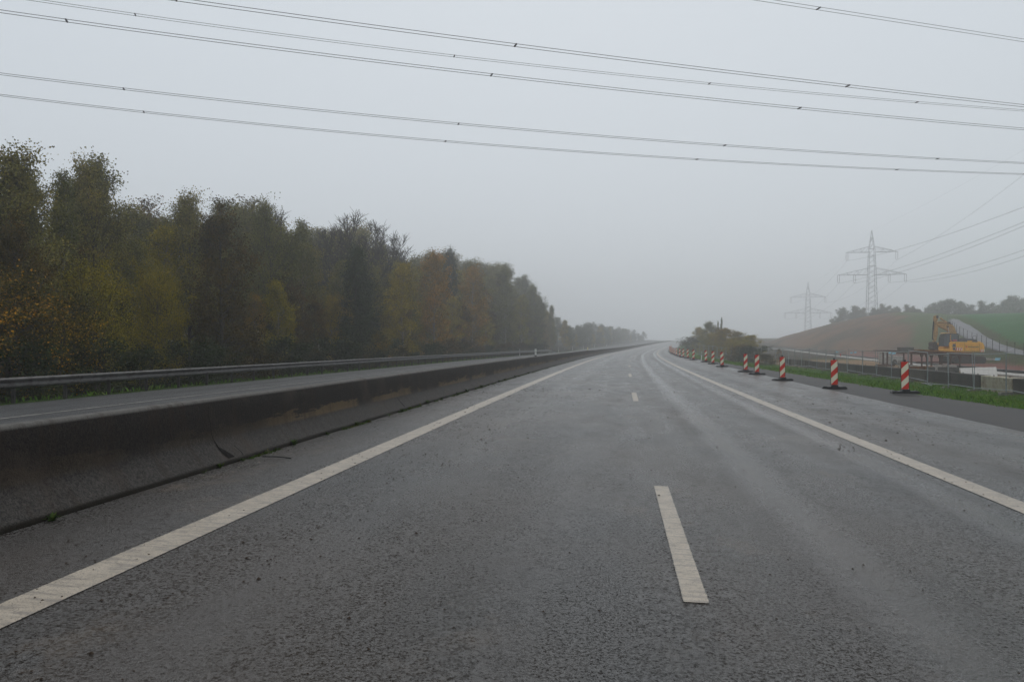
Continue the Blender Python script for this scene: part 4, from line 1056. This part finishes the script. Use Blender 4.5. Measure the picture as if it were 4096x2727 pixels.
# trees one can single out in the photograph
at_px('maple', 215, -20.9, 1150, 'small yellow-leaved tree low at the far left, right behind the guardrail', 1.0)
at_px('maple', 40, -21.0, 1080, 'yellow-flecked young tree at the left photo edge behind the guardrail', 1.1)
at_px('willow', 390, -22.6, 1035, 'broad olive-yellow domed willow left of the dark brown tree', .82)
at_px('willow', 590, -22.8, 1045, 'second olive-yellow dome touching the dark brown tree on its left', .62)
at_px('oak', 885, -22.0, 808, 'large dark brown-green tree standing in front of the wood, tallest of the front row', .92)
at_px('ash', 75, -24.5, 600, 'tall dark-leaved tree at the top left corner of the wood', 1.05)
at_px('ash', 370, -26.5, 640, 'tall grey-green tree with airy leafy top peaking above the willow', .8)
at_px('oak', 60, -22.4, 850, 'brownish leafy tree below the tall one at the left edge', .8)
at_px('ash2', 250, -25.5, 690, 'slim grey tree between the two tallest tops on the left', .8)
at_px('gold', 1110, -22.3, 1120, 'olive bushy tree right of the large dark brown tree', .9)
at_px('conifer', 1425, -22.8, 985, 'dark pointed tree at mid wood with bare twigs behind it', .85)
at_px('bare', 1405, -28.5, 882, 'nearly bare tree with thin upright twigs above the skyline', 1.)
at_px('bare', 1500, -28.0, 915, 'second bare twiggy tree right of the dark pointed tree', .95)
at_px('bare', 1590, -30.0, 960, 'third bare twiggy tree before the golden one', .9)
at_px('gold', 1610, -22.3, 1052, 'golden olive tree at the right of the dark pointed tree', .85)
at_px('maple', 1500, -20.8, 1325, 'small bright yellow bush low at the edge of the mid wood', 1.1)
at_px('orange', 1735, -23.2, 1008, 'orange-brown tree with rounded top, left one of the rusty pair', .9)
at_px('orange', 1890, -23.2, 1060, 'rust-tinted tree, right one of the rusty pair', .85)
at_px('conifer', 1800, -27.0, 995, 'small dark peak rising between the two rusty trees', .55)
at_px('ash2', 2020, -23.8, 1072, 'grey-olive tree beginning the slope down of the skyline', .9)
at_px('gold', 2085, -22.8, 1180, 'pale olive tree at the right end of the near wood', .85)
at_px('ash', 2140, -23.5, 1140, 'hazy grey tree near the right end of the near wood', .8)
at_px('ash2', 2205, -23.6, 1222, 'last hazy tree of the near wood, above the guardrail end', .75)
at_px('oak', 1260, -22.2, 1180, 'dark bushy tree left of the dark pointed one', .8)
at_px('ash2', 1210, -26.0, 885, 'grey slender tree above the dark bushy one', .85)
at_px('ash', 1080, -26.0, 805, 'grey-green tree showing just right of the large dark brown one', .8)
at_px('ash', 760, -26.5, 775, 'grey-green tree showing just left of the large dark brown one', .8)
# front row fillers, described by order
cn = {}
rnd = random.Random(11)
def row(t, s0, s1, step, f0, f1, kinds, wide, words, grp, jt=.8):
    s = s0; i = 0
    while s < s1:
        i += 1; q = R(s, t+rnd.uniform(-jt, jt)); k = rnd.choice(kinds); H = max(2.5, top_h(q.x, q.y, rnd.uniform(f0, f1)))
        plant(k, q.x, q.y, H, words(i, k, s), grp, wide*rnd.uniform(.85, 1.15)); s += step(s)*rnd.uniform(.8, 1.2)
LOOK = dict(ash='grey-green', ash2='slim grey', oak='dark brown-green', gold='olive', orange='rusty', bare='bare twiggy', conifer='dark', far='hazy grey', maple='yellow', shrub='dark green', shrubb='brownish', willow='olive')
row(-25.2, 6, 215, lambda s: 3.2+s*.018, .40, .64, ['oak', 'gold', 'ash', 'oak', 'ash2', 'orange', 'conifer'], .95, lambda i, k, s: '%s tree in the front of the wood, %s from the left behind the guardrail' % (LOOK[k], ORD[min(i, 46)]), 'front row trees of the wood')
row(-27.6, 8, 220, lambda s: 3.0+s*.02, .66, .88, ['ash', 'ash2', 'ash', 'ash2', 'oak', 'gold'], 1., lambda i, k, s: '%s tree in the middle depth of the wood, %s from the left' % (LOOK[k], ORD[min(i, 46)]), 'middle row trees of the wood')
row(-31, 10, 225, lambda s: 2.8+s*.018, .74, 1.02, ['ash', 'ash2', 'ash2', 'bare', 'ash'], 1., lambda i, k, s: '%s tree on the skyline of the wood, %s from the left' % (LOOK[k], ORD[min(i, 46)]), 'skyline trees of the wood')
row(-36, 14, 190, lambda s: 5., .85, 1.0, ['ash2', 'ash', 'oak'], 1.2, lambda i, k, s: 'tree deep in the wood seen only through gaps', 'trees deep in the wood')
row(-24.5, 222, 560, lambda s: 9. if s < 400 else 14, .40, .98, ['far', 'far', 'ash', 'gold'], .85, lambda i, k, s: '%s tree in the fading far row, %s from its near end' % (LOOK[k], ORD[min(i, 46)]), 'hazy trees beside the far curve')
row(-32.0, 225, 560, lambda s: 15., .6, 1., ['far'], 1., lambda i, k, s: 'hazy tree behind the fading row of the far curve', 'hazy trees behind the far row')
i = 0; s = 5.
while s < 165:
    i += 1; q = R(s, -20.6+rnd.uniform(-.4, .5)); k = rnd.choice(['shrub', 'shrub', 'shrubb']); plant(k, q.x, q.y, rnd.uniform(1.3, 2.7), 'low %s shrub seen under the guardrail, %s from the left' % (LOOK[k], ORD[min(i, 46)]), 'low shrubs along the edge of the wood', 1.2); s += rnd.uniform(3.2, 4.4)
# clump right of the road
def right_px(kind, p, D, ytop, lab, wide=1.): X = (p-CXP)/FPX*D; H = EYE+(VHP-ytop)/FPX*D-G(X, D); plant(kind, X, D, H, lab, 'bushes beside the right curve', wide, cat='bush')
for a in (('gold', 2795, 190, 1308, 'hazy pale bush at the far left end of the roadside clump', 1.5), ('ash', 2845, 160, 1286, 'broad leafy tree of the roadside clump with rounded top', 1.6), ('shrubb', 2775, 178, 1345, 'low hazy bush by the curve at the clump\'s left foot', 1.8),
          ('ash2', 2886, 148, 1270, 'slender upright stem of the clump, taller right one', .30), ('ash2', 2872, 149, 1284, 'slender upright stem of the clump, shorter left one', .30), ('orange', 2905, 136, 1312, 'rust-brown bush at the middle top of the clump', 2.), ('willow', 2850, 144, 1322, 'dull olive bush at the left front of the clump', .9),
          ('orange', 2945, 130, 1326, 'broad rusty bush right of the middle of the clump', 2.1), ('gold', 3000, 116, 1340, 'dark green rounded bush at the right end of the clump', 2.6), ('willow', 2920, 122, 1345, 'brownish bush low in the middle front of the clump', 1.),
          ('oak', 2875, 152, 1312, 'grey-green bush filling the centre of the clump', 1.6), ('shrub', 3025, 102, 1378, 'low dark bush fading into brown weeds behind the fence', 1.9), ('shrubb', 2970, 107, 1378, 'low brown bush right behind the mesh fence', 1.9),
          ('gold', 2815, 172, 1318, 'olive bush left of the tallest tree of the clump', 1.6), ('shrubb', 3060, 90, 1414, 'brown weeds standing before the first concrete block', 2.0), ('maple', 3115, 125, 1392, 'small lone yellow-green bush on the tan earth', .9)): right_px(*a)
# hill crest trees
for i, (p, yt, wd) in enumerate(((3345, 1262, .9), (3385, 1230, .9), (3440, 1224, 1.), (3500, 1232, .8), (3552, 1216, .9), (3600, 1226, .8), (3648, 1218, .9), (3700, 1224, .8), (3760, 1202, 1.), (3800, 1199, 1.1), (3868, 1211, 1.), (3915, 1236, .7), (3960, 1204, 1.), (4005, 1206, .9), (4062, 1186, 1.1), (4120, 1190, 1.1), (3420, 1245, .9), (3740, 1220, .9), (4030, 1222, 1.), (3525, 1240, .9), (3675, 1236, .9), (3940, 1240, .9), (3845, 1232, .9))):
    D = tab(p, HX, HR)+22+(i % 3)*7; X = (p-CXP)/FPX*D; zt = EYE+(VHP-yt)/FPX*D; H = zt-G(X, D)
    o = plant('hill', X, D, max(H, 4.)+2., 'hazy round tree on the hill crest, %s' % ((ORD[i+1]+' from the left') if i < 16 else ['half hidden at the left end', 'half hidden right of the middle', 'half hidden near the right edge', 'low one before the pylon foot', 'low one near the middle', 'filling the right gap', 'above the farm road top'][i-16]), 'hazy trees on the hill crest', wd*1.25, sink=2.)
for k in PROTO:
    if k not in USED:
        for o in PROTO[k][1]:
            for c in list(o.children): bpy.data.objects.remove(c)
            bpy.data.objects.remove(o)

# ------------------------------------------------------------------ grass, weeds, clods
M_BLADE = mat_leaf('grass_blades', [(.025, .060, .006), (.060, .150, .012), (.110, .22, .02), (.16, .17, .035)], .7)
M_WEED = mat_leaf('weed_leaves', [(.025, .040, .008), (.040, .075, .012), (.06, .10, .02), (.12, .09, .03)], .7)
M_CLOD = mat_plain('clay_clod', (.040, .026, .017), .9, .4, 30)
M_CLODL = mat_plain('light_stone', (.36, .32, .26), .8, .2, 30)
def blade(mb, p, h, rnd):
    a = rnd.uniform(0, 2*pi); w = .006+.012*rnd.random(); d = Vector((cos(a), sin(a), 0)); l = Vector((rnd.gauss(0, .35), rnd.gauss(0, .35), 1)).normalized()*h; n = len(mb.v)
    mb.v += [tuple(p-d*w), tuple(p+d*w), tuple(p+l*.6+d*w*.7), tuple(p+l+Vector((rnd.gauss(0, .2)*h, rnd.gauss(0, .2)*h, -.1*h)))]; mb.f.append((n, n+1, n+2, n+3)); mb.m.append(0)
def grass():
    rnd = random.Random(3); mb = MB()
    for k in range(42000):
        s = 17+100*rnd.random()**1.9; e = sh_edge(s)-.25; wt = lerp(18.9, 15.8, sm(45, 130, s)); t = e+.15+(wt-e)*rnd.random(); q = R(s, t)
        if nz(q.x, q.y, 4, 1.2) < -.35 and t < e+.8: continue
        q.z = G(q.x, q.y)-.01; blade(mb, q, rnd.uniform(.05, .17)*(1+.9*max(0, nz(q.x, q.y, 2, .7))), rnd)
    for k in range(2500):
        s = 6+110*rnd.random()**1.6; t = -17.75-2.6*rnd.random()**1.3; q = R(s, t); q.z = G(q.x, q.y)-.01; blade(mb, q, rnd.uniform(.06, .26), rnd)
    tag(mb.build('grass', M_BLADE), kind='stuff')
grass()
def weeds():
    rnd = random.Random(5); src = []
    for j in range(3):
        mb = MB(); r = empty('weed', (0, 0, 0)); st_ = MB()
        for k in range(26 if j != 1 else 15):
            a = rnd.uniform(0, 2*pi); l = rnd.uniform(.05, .15); d = Vector((cos(a)*.7, sin(a)*.7, rnd.uniform(.3, 1.2))).normalized(); w = d.cross(Vector((0, 0, 1))).normalized()*(.004 if j == 1 else .012)
            n = len(mb.v); mb.v += [(0, 0, -.01), tuple(d*l*.55+w), tuple(d*l+Vector((0, 0, -l*.2))), tuple(d*l*.55-w)]; mb.f.append((n, n+1, n+2, n+3)); mb.m.append(0)
        mb.build('leaves', M_WEED, r)
        src.append(r)
    spots = [5.9, 8.35, 8.75, 9.3, 10.0, 10.9, 12.2, 13.0, 13.7, 14.3, 15.6, 16.6, 17.3, 18.2, 19.0, 20.5, 21.2, 22.6, 24, 25.4, 26.5, 28, 29.2, 30.5, 32, 33.6, 35, 36.2, 38, 40]
    for i, s in enumerate(spots):
        j = i % 3; o = src[j] if i < 3 else copy_tree(src[j]); q = R(s, -5.30+rnd.uniform(-.01, .03)); o.location = q; k = rnd.uniform(.45, .9)*(1+.018*s); o.scale = (k, k, k); o.rotation_euler = (0, 0, rnd.uniform(0, 6))
        tag(o, 'small green weed tuft in the joint at the barrier foot', 'weed', 'weed tufts growing along the barrier foot')
    mb = MB()
    for k in range(5200):                       # low moss and seedlings in the joint
        s = 4+70*rnd.random()**1.3
        if nz(s, 0, 8, .55)+.12*nz(s, 3, 3, 3) < lerp(.10, -.15, sm(8, 30, s)): continue
        q = R(s, -5.32+abs(rnd.gauss(0, .025))); blade(mb, q, rnd.uniform(.01, .05), rnd)
    tag(mb.build('moss', M_WEED), kind='stuff')
weeds()
def clods():
    rnd = random.Random(9); mb = MB()
    def clod(q, r, m=0):
        n = len(mb.v); k = 5; mb.v.append((q.x, q.y, q.z+r*.8))
        for i in range(k): a = 2*pi*i/k+rnd.random()*.5; rr = r*rnd.uniform(.7, 1.3); mb.v.append((q.x+cos(a)*rr, q.y+sin(a)*rr, q.z+.001))
        for i in range(k): mb.f.append((n, n+1+i, n+1+(i+1) % k)); mb.m.append(m)
    for k in range(3200):
        s = 2.2+26*rnd.random()**1.5; t = rnd.choice([rnd.uniform(-5.2, 7.6), rnd.gauss(-3.2, .6), rnd.gauss(5.2, .9)])
        if not -5.2 < t < 7.6: continue
        if nz(s, t, 6, .5) < -.05 and rnd.random() < .75: continue
        clod(R(s, t, .004), rnd.uniform(.003, .0085)*(1.8 if rnd.random() < .06 else 1)*(1+s*.06))
    for s, t in ((13.2, 3.1), (13.1, 3.2), (12.8, 3.15), (9.6, 5.6), (9.9, 5.5), (10.4, 5.3), (11, 5.7), (11.4, 5.9), (10.8, 5.1)):
        for j in range(7): clod(R(s+rnd.gauss(0, .18), t+rnd.gauss(0, .15), .004), rnd.uniform(.008, .02))
    for k in range(60): clod(R(3+14*rnd.random(), rnd.uniform(-5.1, 3.5), .004), rnd.uniform(.003, .008), 1)
    for k in range(14): clod(R(7+5*rnd.random(), -5.15+.2*rnd.random(), .004), rnd.uniform(.008, .018), k % 2)
    tag(mb.build('mud_crumbs', [M_CLOD, M_CLODL]), kind='stuff')
clods()
def stick():
    a, b = R(9.55, -5.15, .03), R(9.62, -4.78, .012); m = MB(); m.tube([(0, 0, 0), tuple((b-a)*.5+Vector((0, 0, .01))), tuple(b-a)], .008, 5)
    o = m.build('twig', M_BLK); o.location = a; tag(o, 'thin black twig lying on the asphalt beside the barrier crack', 'twig')
    a, b = R(9.45, -5.34, .02), R(9.3, -5.42, .2); m = MB(); m.tube([(0, 0, 0), tuple((b-a)*.5+Vector((.02, 0, .0))), tuple(b-a)], .004, 4)
    o = m.build('twig', M_BLK); o.location = a; tag(o, 'thin dark stalk leaning up against the barrier foot right of the crack', 'twig')
stick()
# ------------------------------------------------------------------ pylons (local: arms along x)
M_LAT = mat_plain('pylon_lattice', (.30, .31, .32), .6, .15, 2, metal=.2)
M_INS = mat_plain('insulator', (.10, .07, .06), .4, .2, 8)
M_CABLE = mat_plain('cable', (.045, .045, .047), .6, .1, 2)
PH = 52.8                                                   # height of the tip
def make_pylon():
    r = empty('pylon', (0, 0, 0)); B = .22
    zs = [0, 4.2, 8.2, 11.2, 14, 16.5, 19, 21.3, 23.6, 25.9, 28.2, 30.5, 32.8, 35.1, 37.5, 39.8, 42.1, 44.5, 47.2, 50, 52.8]
    def wd(z): return tab(z, [0, 13, 37, 44.5, 52.8], [3.1, 2.1, 1.4, 1.1, .08])
    m = MB()
    for i in range(len(zs)-1):
        a, b = zs[i], zs[i+1]; wa, wb = wd(a), wd(b)
        for sx in (-1, 1):
            for sy in (-1, 1): m.bar((sx*wa, sy*wa, a), (sx*wb, sy*wb, b), .20 if a < 40 else .13)
        fl = 1 if i % 2 else -1
        for sy in (-1, 1):
            m.bar((-wa, sy*wa, a), (wb, sy*wb, b), .10)
            if a < 14 or i % 3 == 0: m.bar((wa, sy*wa, a), (-wb, sy*wb, b), .10)
        for sx in (-1, 1): m.bar((sx*wa, -wa, a), (sx*wb, wb, b), .09)
    for z in (13., 36.6, 44.5):
        v = wd(z)
        for sy in (-1, 1): m.bar((-v, sy*v, z), (v, sy*v, z), .16); m.bar((sy*v, -v, z), (sy*v, v, z), .16)
    m.build('mast', M_LAT, r)
    arms = []
    for zc, half, hh in ((32.6, 14.8, 3.1), (42.9, 11.1, 2.6)):
        m = MB(); v0 = wd(zc)
        for sx in (-1, 1):
            tip = (sx*half, 0, zc+.05)
            for sy in (-1, 1):
                m.bar((sx*v0, sy*v0, zc), tip, .17); m.bar((sx*v0, sy*v0, zc+hh), tip, .13)
                n = 6
                for k in range(1, n):
                    f = k/n; f2 = (k+1)/n; lo = Vector((lerp(sx*v0, tip[0], f), lerp(sy*v0, 0, f), zc)); up = Vector((lerp(sx*v0, tip[0], f), lerp(sy*v0, 0, f), lerp(zc+hh, zc, f)))
                    if k in (2, 4): m.bar(lo, up, .09)
                    up0 = Vector((lerp(sx*v0, tip[0], f-1/n), lerp(sy*v0, 0, f-1/n), lerp(zc+hh, zc, f-1/n))); m.bar(lo, up0, .07)
        m.build('crossarm', M_LAT, r); arms.append(zc)
    att = [(-14.3, 32.6), (-7.4, 32.6), (7.4, 32.6), (14.3, 32.6), (-10.6, 42.9), (10.6, 42.9)]
    for x, z in att:
        m = MB(); m.tube([(x-.42, 0, z), (x-.42, 0, z-3.2)], .085, 6); m.tube([(x+.42, 0, z), (x+.42, 0, z-3.2)], .085, 6); m.bar((x-.42, 0, z-3.2), (x, 0, z-3.7), .08); m.bar((x+.42, 0, z-3.2), (x, 0, z-3.7), .08); m.build('insulator_string', M_INS, r)
    f = MB()
    for sx in (-1, 1):
        for sy in (-1, 1): f.box((sx*3.1, sy*3.1, -.3), (1.2, 1.2, 1.2))
    f.build('footings', M_FFOOT, r)
    return r, att
pyl, ATT = make_pylon()
P1 = Vector(((3487-CXP)/FPX*350, 350)); z1 = EYE+(VHP-922)/FPX*350-PH
P2 = Vector(((3232-CXP)/FPX*500, 500)); z2 = EYE+(VHP-1128)/FPX*500-PH
dirn = math.atan2(P2.x-P1.x, P2.y-P1.y)
pyl.location = (P1.x, P1.y, z1); pyl.rotation_euler = (0, 0, -dirn+radians(0))
tag(pyl, 'tall grey lattice pylon with two crossarms, nearer and taller one behind the hill crest', 'pylon', 'power pylons')
p2 = copy_tree(pyl); p2.location = (P2.x, P2.y, z2); tag(p2, 'faint lattice pylon half lost in fog, farther left one', 'pylon', 'power pylons')
def att_pt(P, z, a, off=-3.7): 
    c, s = cos(dirn), sin(dirn); return Vector((P.x+a[0]*c, P.y-a[0]*s, z+a[1]+off))
def cable(name, pts, r, lab, group, extra=None):
    """pts: world points of the curve (one or two lines)"""
    o = empty(name, tuple(pts[0][0]), 0, lab, 'power line', group)
    for ln in pts:
        m = MB(); m.tube(ln, r, 4); attach(m.build('conductor', M_CABLE), o)
    if extra:
        for a, b in extra: m = MB(); m.bar(a, b, .075); attach(m.build('spacer', M_CABLE), o)
    return o
names = ['lower crossarm outer left', 'lower crossarm inner left', 'lower crossarm inner right', 'lower crossarm outer right', 'upper crossarm left', 'upper crossarm right', 'tip']
# where each wire leaves the photo on the right edge (row), front span
EDGE = [1024, 1000, 904, 828, 888, 698, 600]
EDGE = [888, 904, 1000, 1024, 828, 698, 600]
for i, a in enumerate(ATT+[(0, PH)]):
    off = -3.7 if i < 6 else 0; A = att_pt(P1, z1, a, off); Bk = att_pt(P2, z2, a, off)
    ln = []
    for k in range(13):
        f = k/12; p = A.lerp(Bk, f); p.z -= 4*4.5*f*(1-f); ln.append(p)
    sx = a[0]
    back = [ln] if i == 6 else [[p+Vector((-.2, 0, 0)) for p in ln], [p+Vector((.2, 0, 0)) for p in ln]]
    cable('power_line', back, .018, 'faint cable between both pylons, from the %s' % names[i], 'cables of the pylon line')
    # front span: straight on in plan towards the camera side, passing the right edge of the photo
    u = (4096-CXP)/FPX; k0 = (A.x-u*A.y); dd = -math.tan(dirn)            # x = A.x - tan(dirn)*(A.y - Y)
    Ye = (A.x-math.tan(dirn)*A.y)/(u-math.tan(dirn)); Ye = clamp(Ye, 120, 300); Xe = u*Ye; E = Vector((Xe, Ye, EYE+(VHP-EDGE[i])/FPX*Ye))
    ln = []; n = 16
    for k in range(n+6):
        f = k/n; p = A.lerp(E, f); p.z -= 4*(1.6 if i < 6 else .8)*f*(1-f) if f <= 1 else -(f-1)*0; ln.append(p)
    front = [ln] if i == 6 else [[p+Vector((-.2, 0, 0)) for p in ln], [p+Vector((.2, 0, 0)) for p in ln]]
    cable('power_line', front, .024 if i < 6 else .014, 'cable from near pylon to right photo edge, at its %s' % names[i], 'cables of the pylon line')

# ------------------------------------------------------------------ the line crossing overhead
MM = .30
#        d0,  rows at left/mid/right,                 spacers (columns)            label
CR_ = [(45.0, (-104, 180, 424), (704, 2062, 3391), 'thickest double cable, entering at the top left of centre'),
       (63.9, (-20, 252, 443), (541, 1817, 2838, 3667), 'thin grey double cable crossing just below the thickest one'),
       (50.0, (46, 310, 517), (266, 1966, 3198), 'dark double cable starting highest on the left edge'),
       (61.6, (296, 515, 653), (495, 1834, 2899, 3750), 'double cable starting second from bottom on the left edge'),
       (67.2, (381, 587, 697), (575, 1782, 2788, 3588), 'lowest double cable crossing the whole sky'),
       (47.2, (-470, -155, 163), (3274,), 'short double cable in the top right corner')]
for d0, (ya, yb, yc), sp, lab in CR_:
    def prow(u):                                   # quadratic through the three rows
        x = u/.6669; return yb+(yc-ya)/2*x+((ya+yc)/2-yb)*x*x
    def pt(u, side):
        Dp = d0/(1-MM*u); n = Vector((MM, -1, 0)).normalized()*-1
        z = EYE+(VHP-prow(clamp(u, -.9, .9)))/FPX*Dp; p = Vector((u*Dp, Dp, z)); d = Vector((1, MM, 0)).normalized()
        return p+Vector((-d.y, d.x, 0))*.21*side
    us = [-.9+1.8*k/40 for k in range(41)]
    lines = [[pt(u, sd) for u in us] for sd in (-1, 1)]
    ex = []
    for c in sp:
        u = (c-CXP)/FPX; ex.append((pt(u, -1), pt(u, 1)))
    cable('overhead_line', lines, .017, lab, 'double cables crossing above the motorway', ex)
# ------------------------------------------------------------------ haze: closed box of even, pale fog round the scene
def haze():
    mb = MB(); mb.box((0, 0, 30.5), (1900, 1900, 67))
    mt = bpy.data.materials.new('haze_air'); mt.use_nodes = True; t = mt.node_tree; t.nodes.clear()
    o = t.nodes.new('ShaderNodeOutputMaterial'); v = t.nodes.new('ShaderNodeVolumePrincipled')
    v.inputs['Color'].default_value = (.995, .997, .998, 1); v.inputs['Density'].default_value = .0021; v.inputs['Anisotropy'].default_value = .72
    t.links.new(v.outputs[0], o.inputs['Volume'])
    tag(mb.build('haze', mt), kind='stuff')
haze()
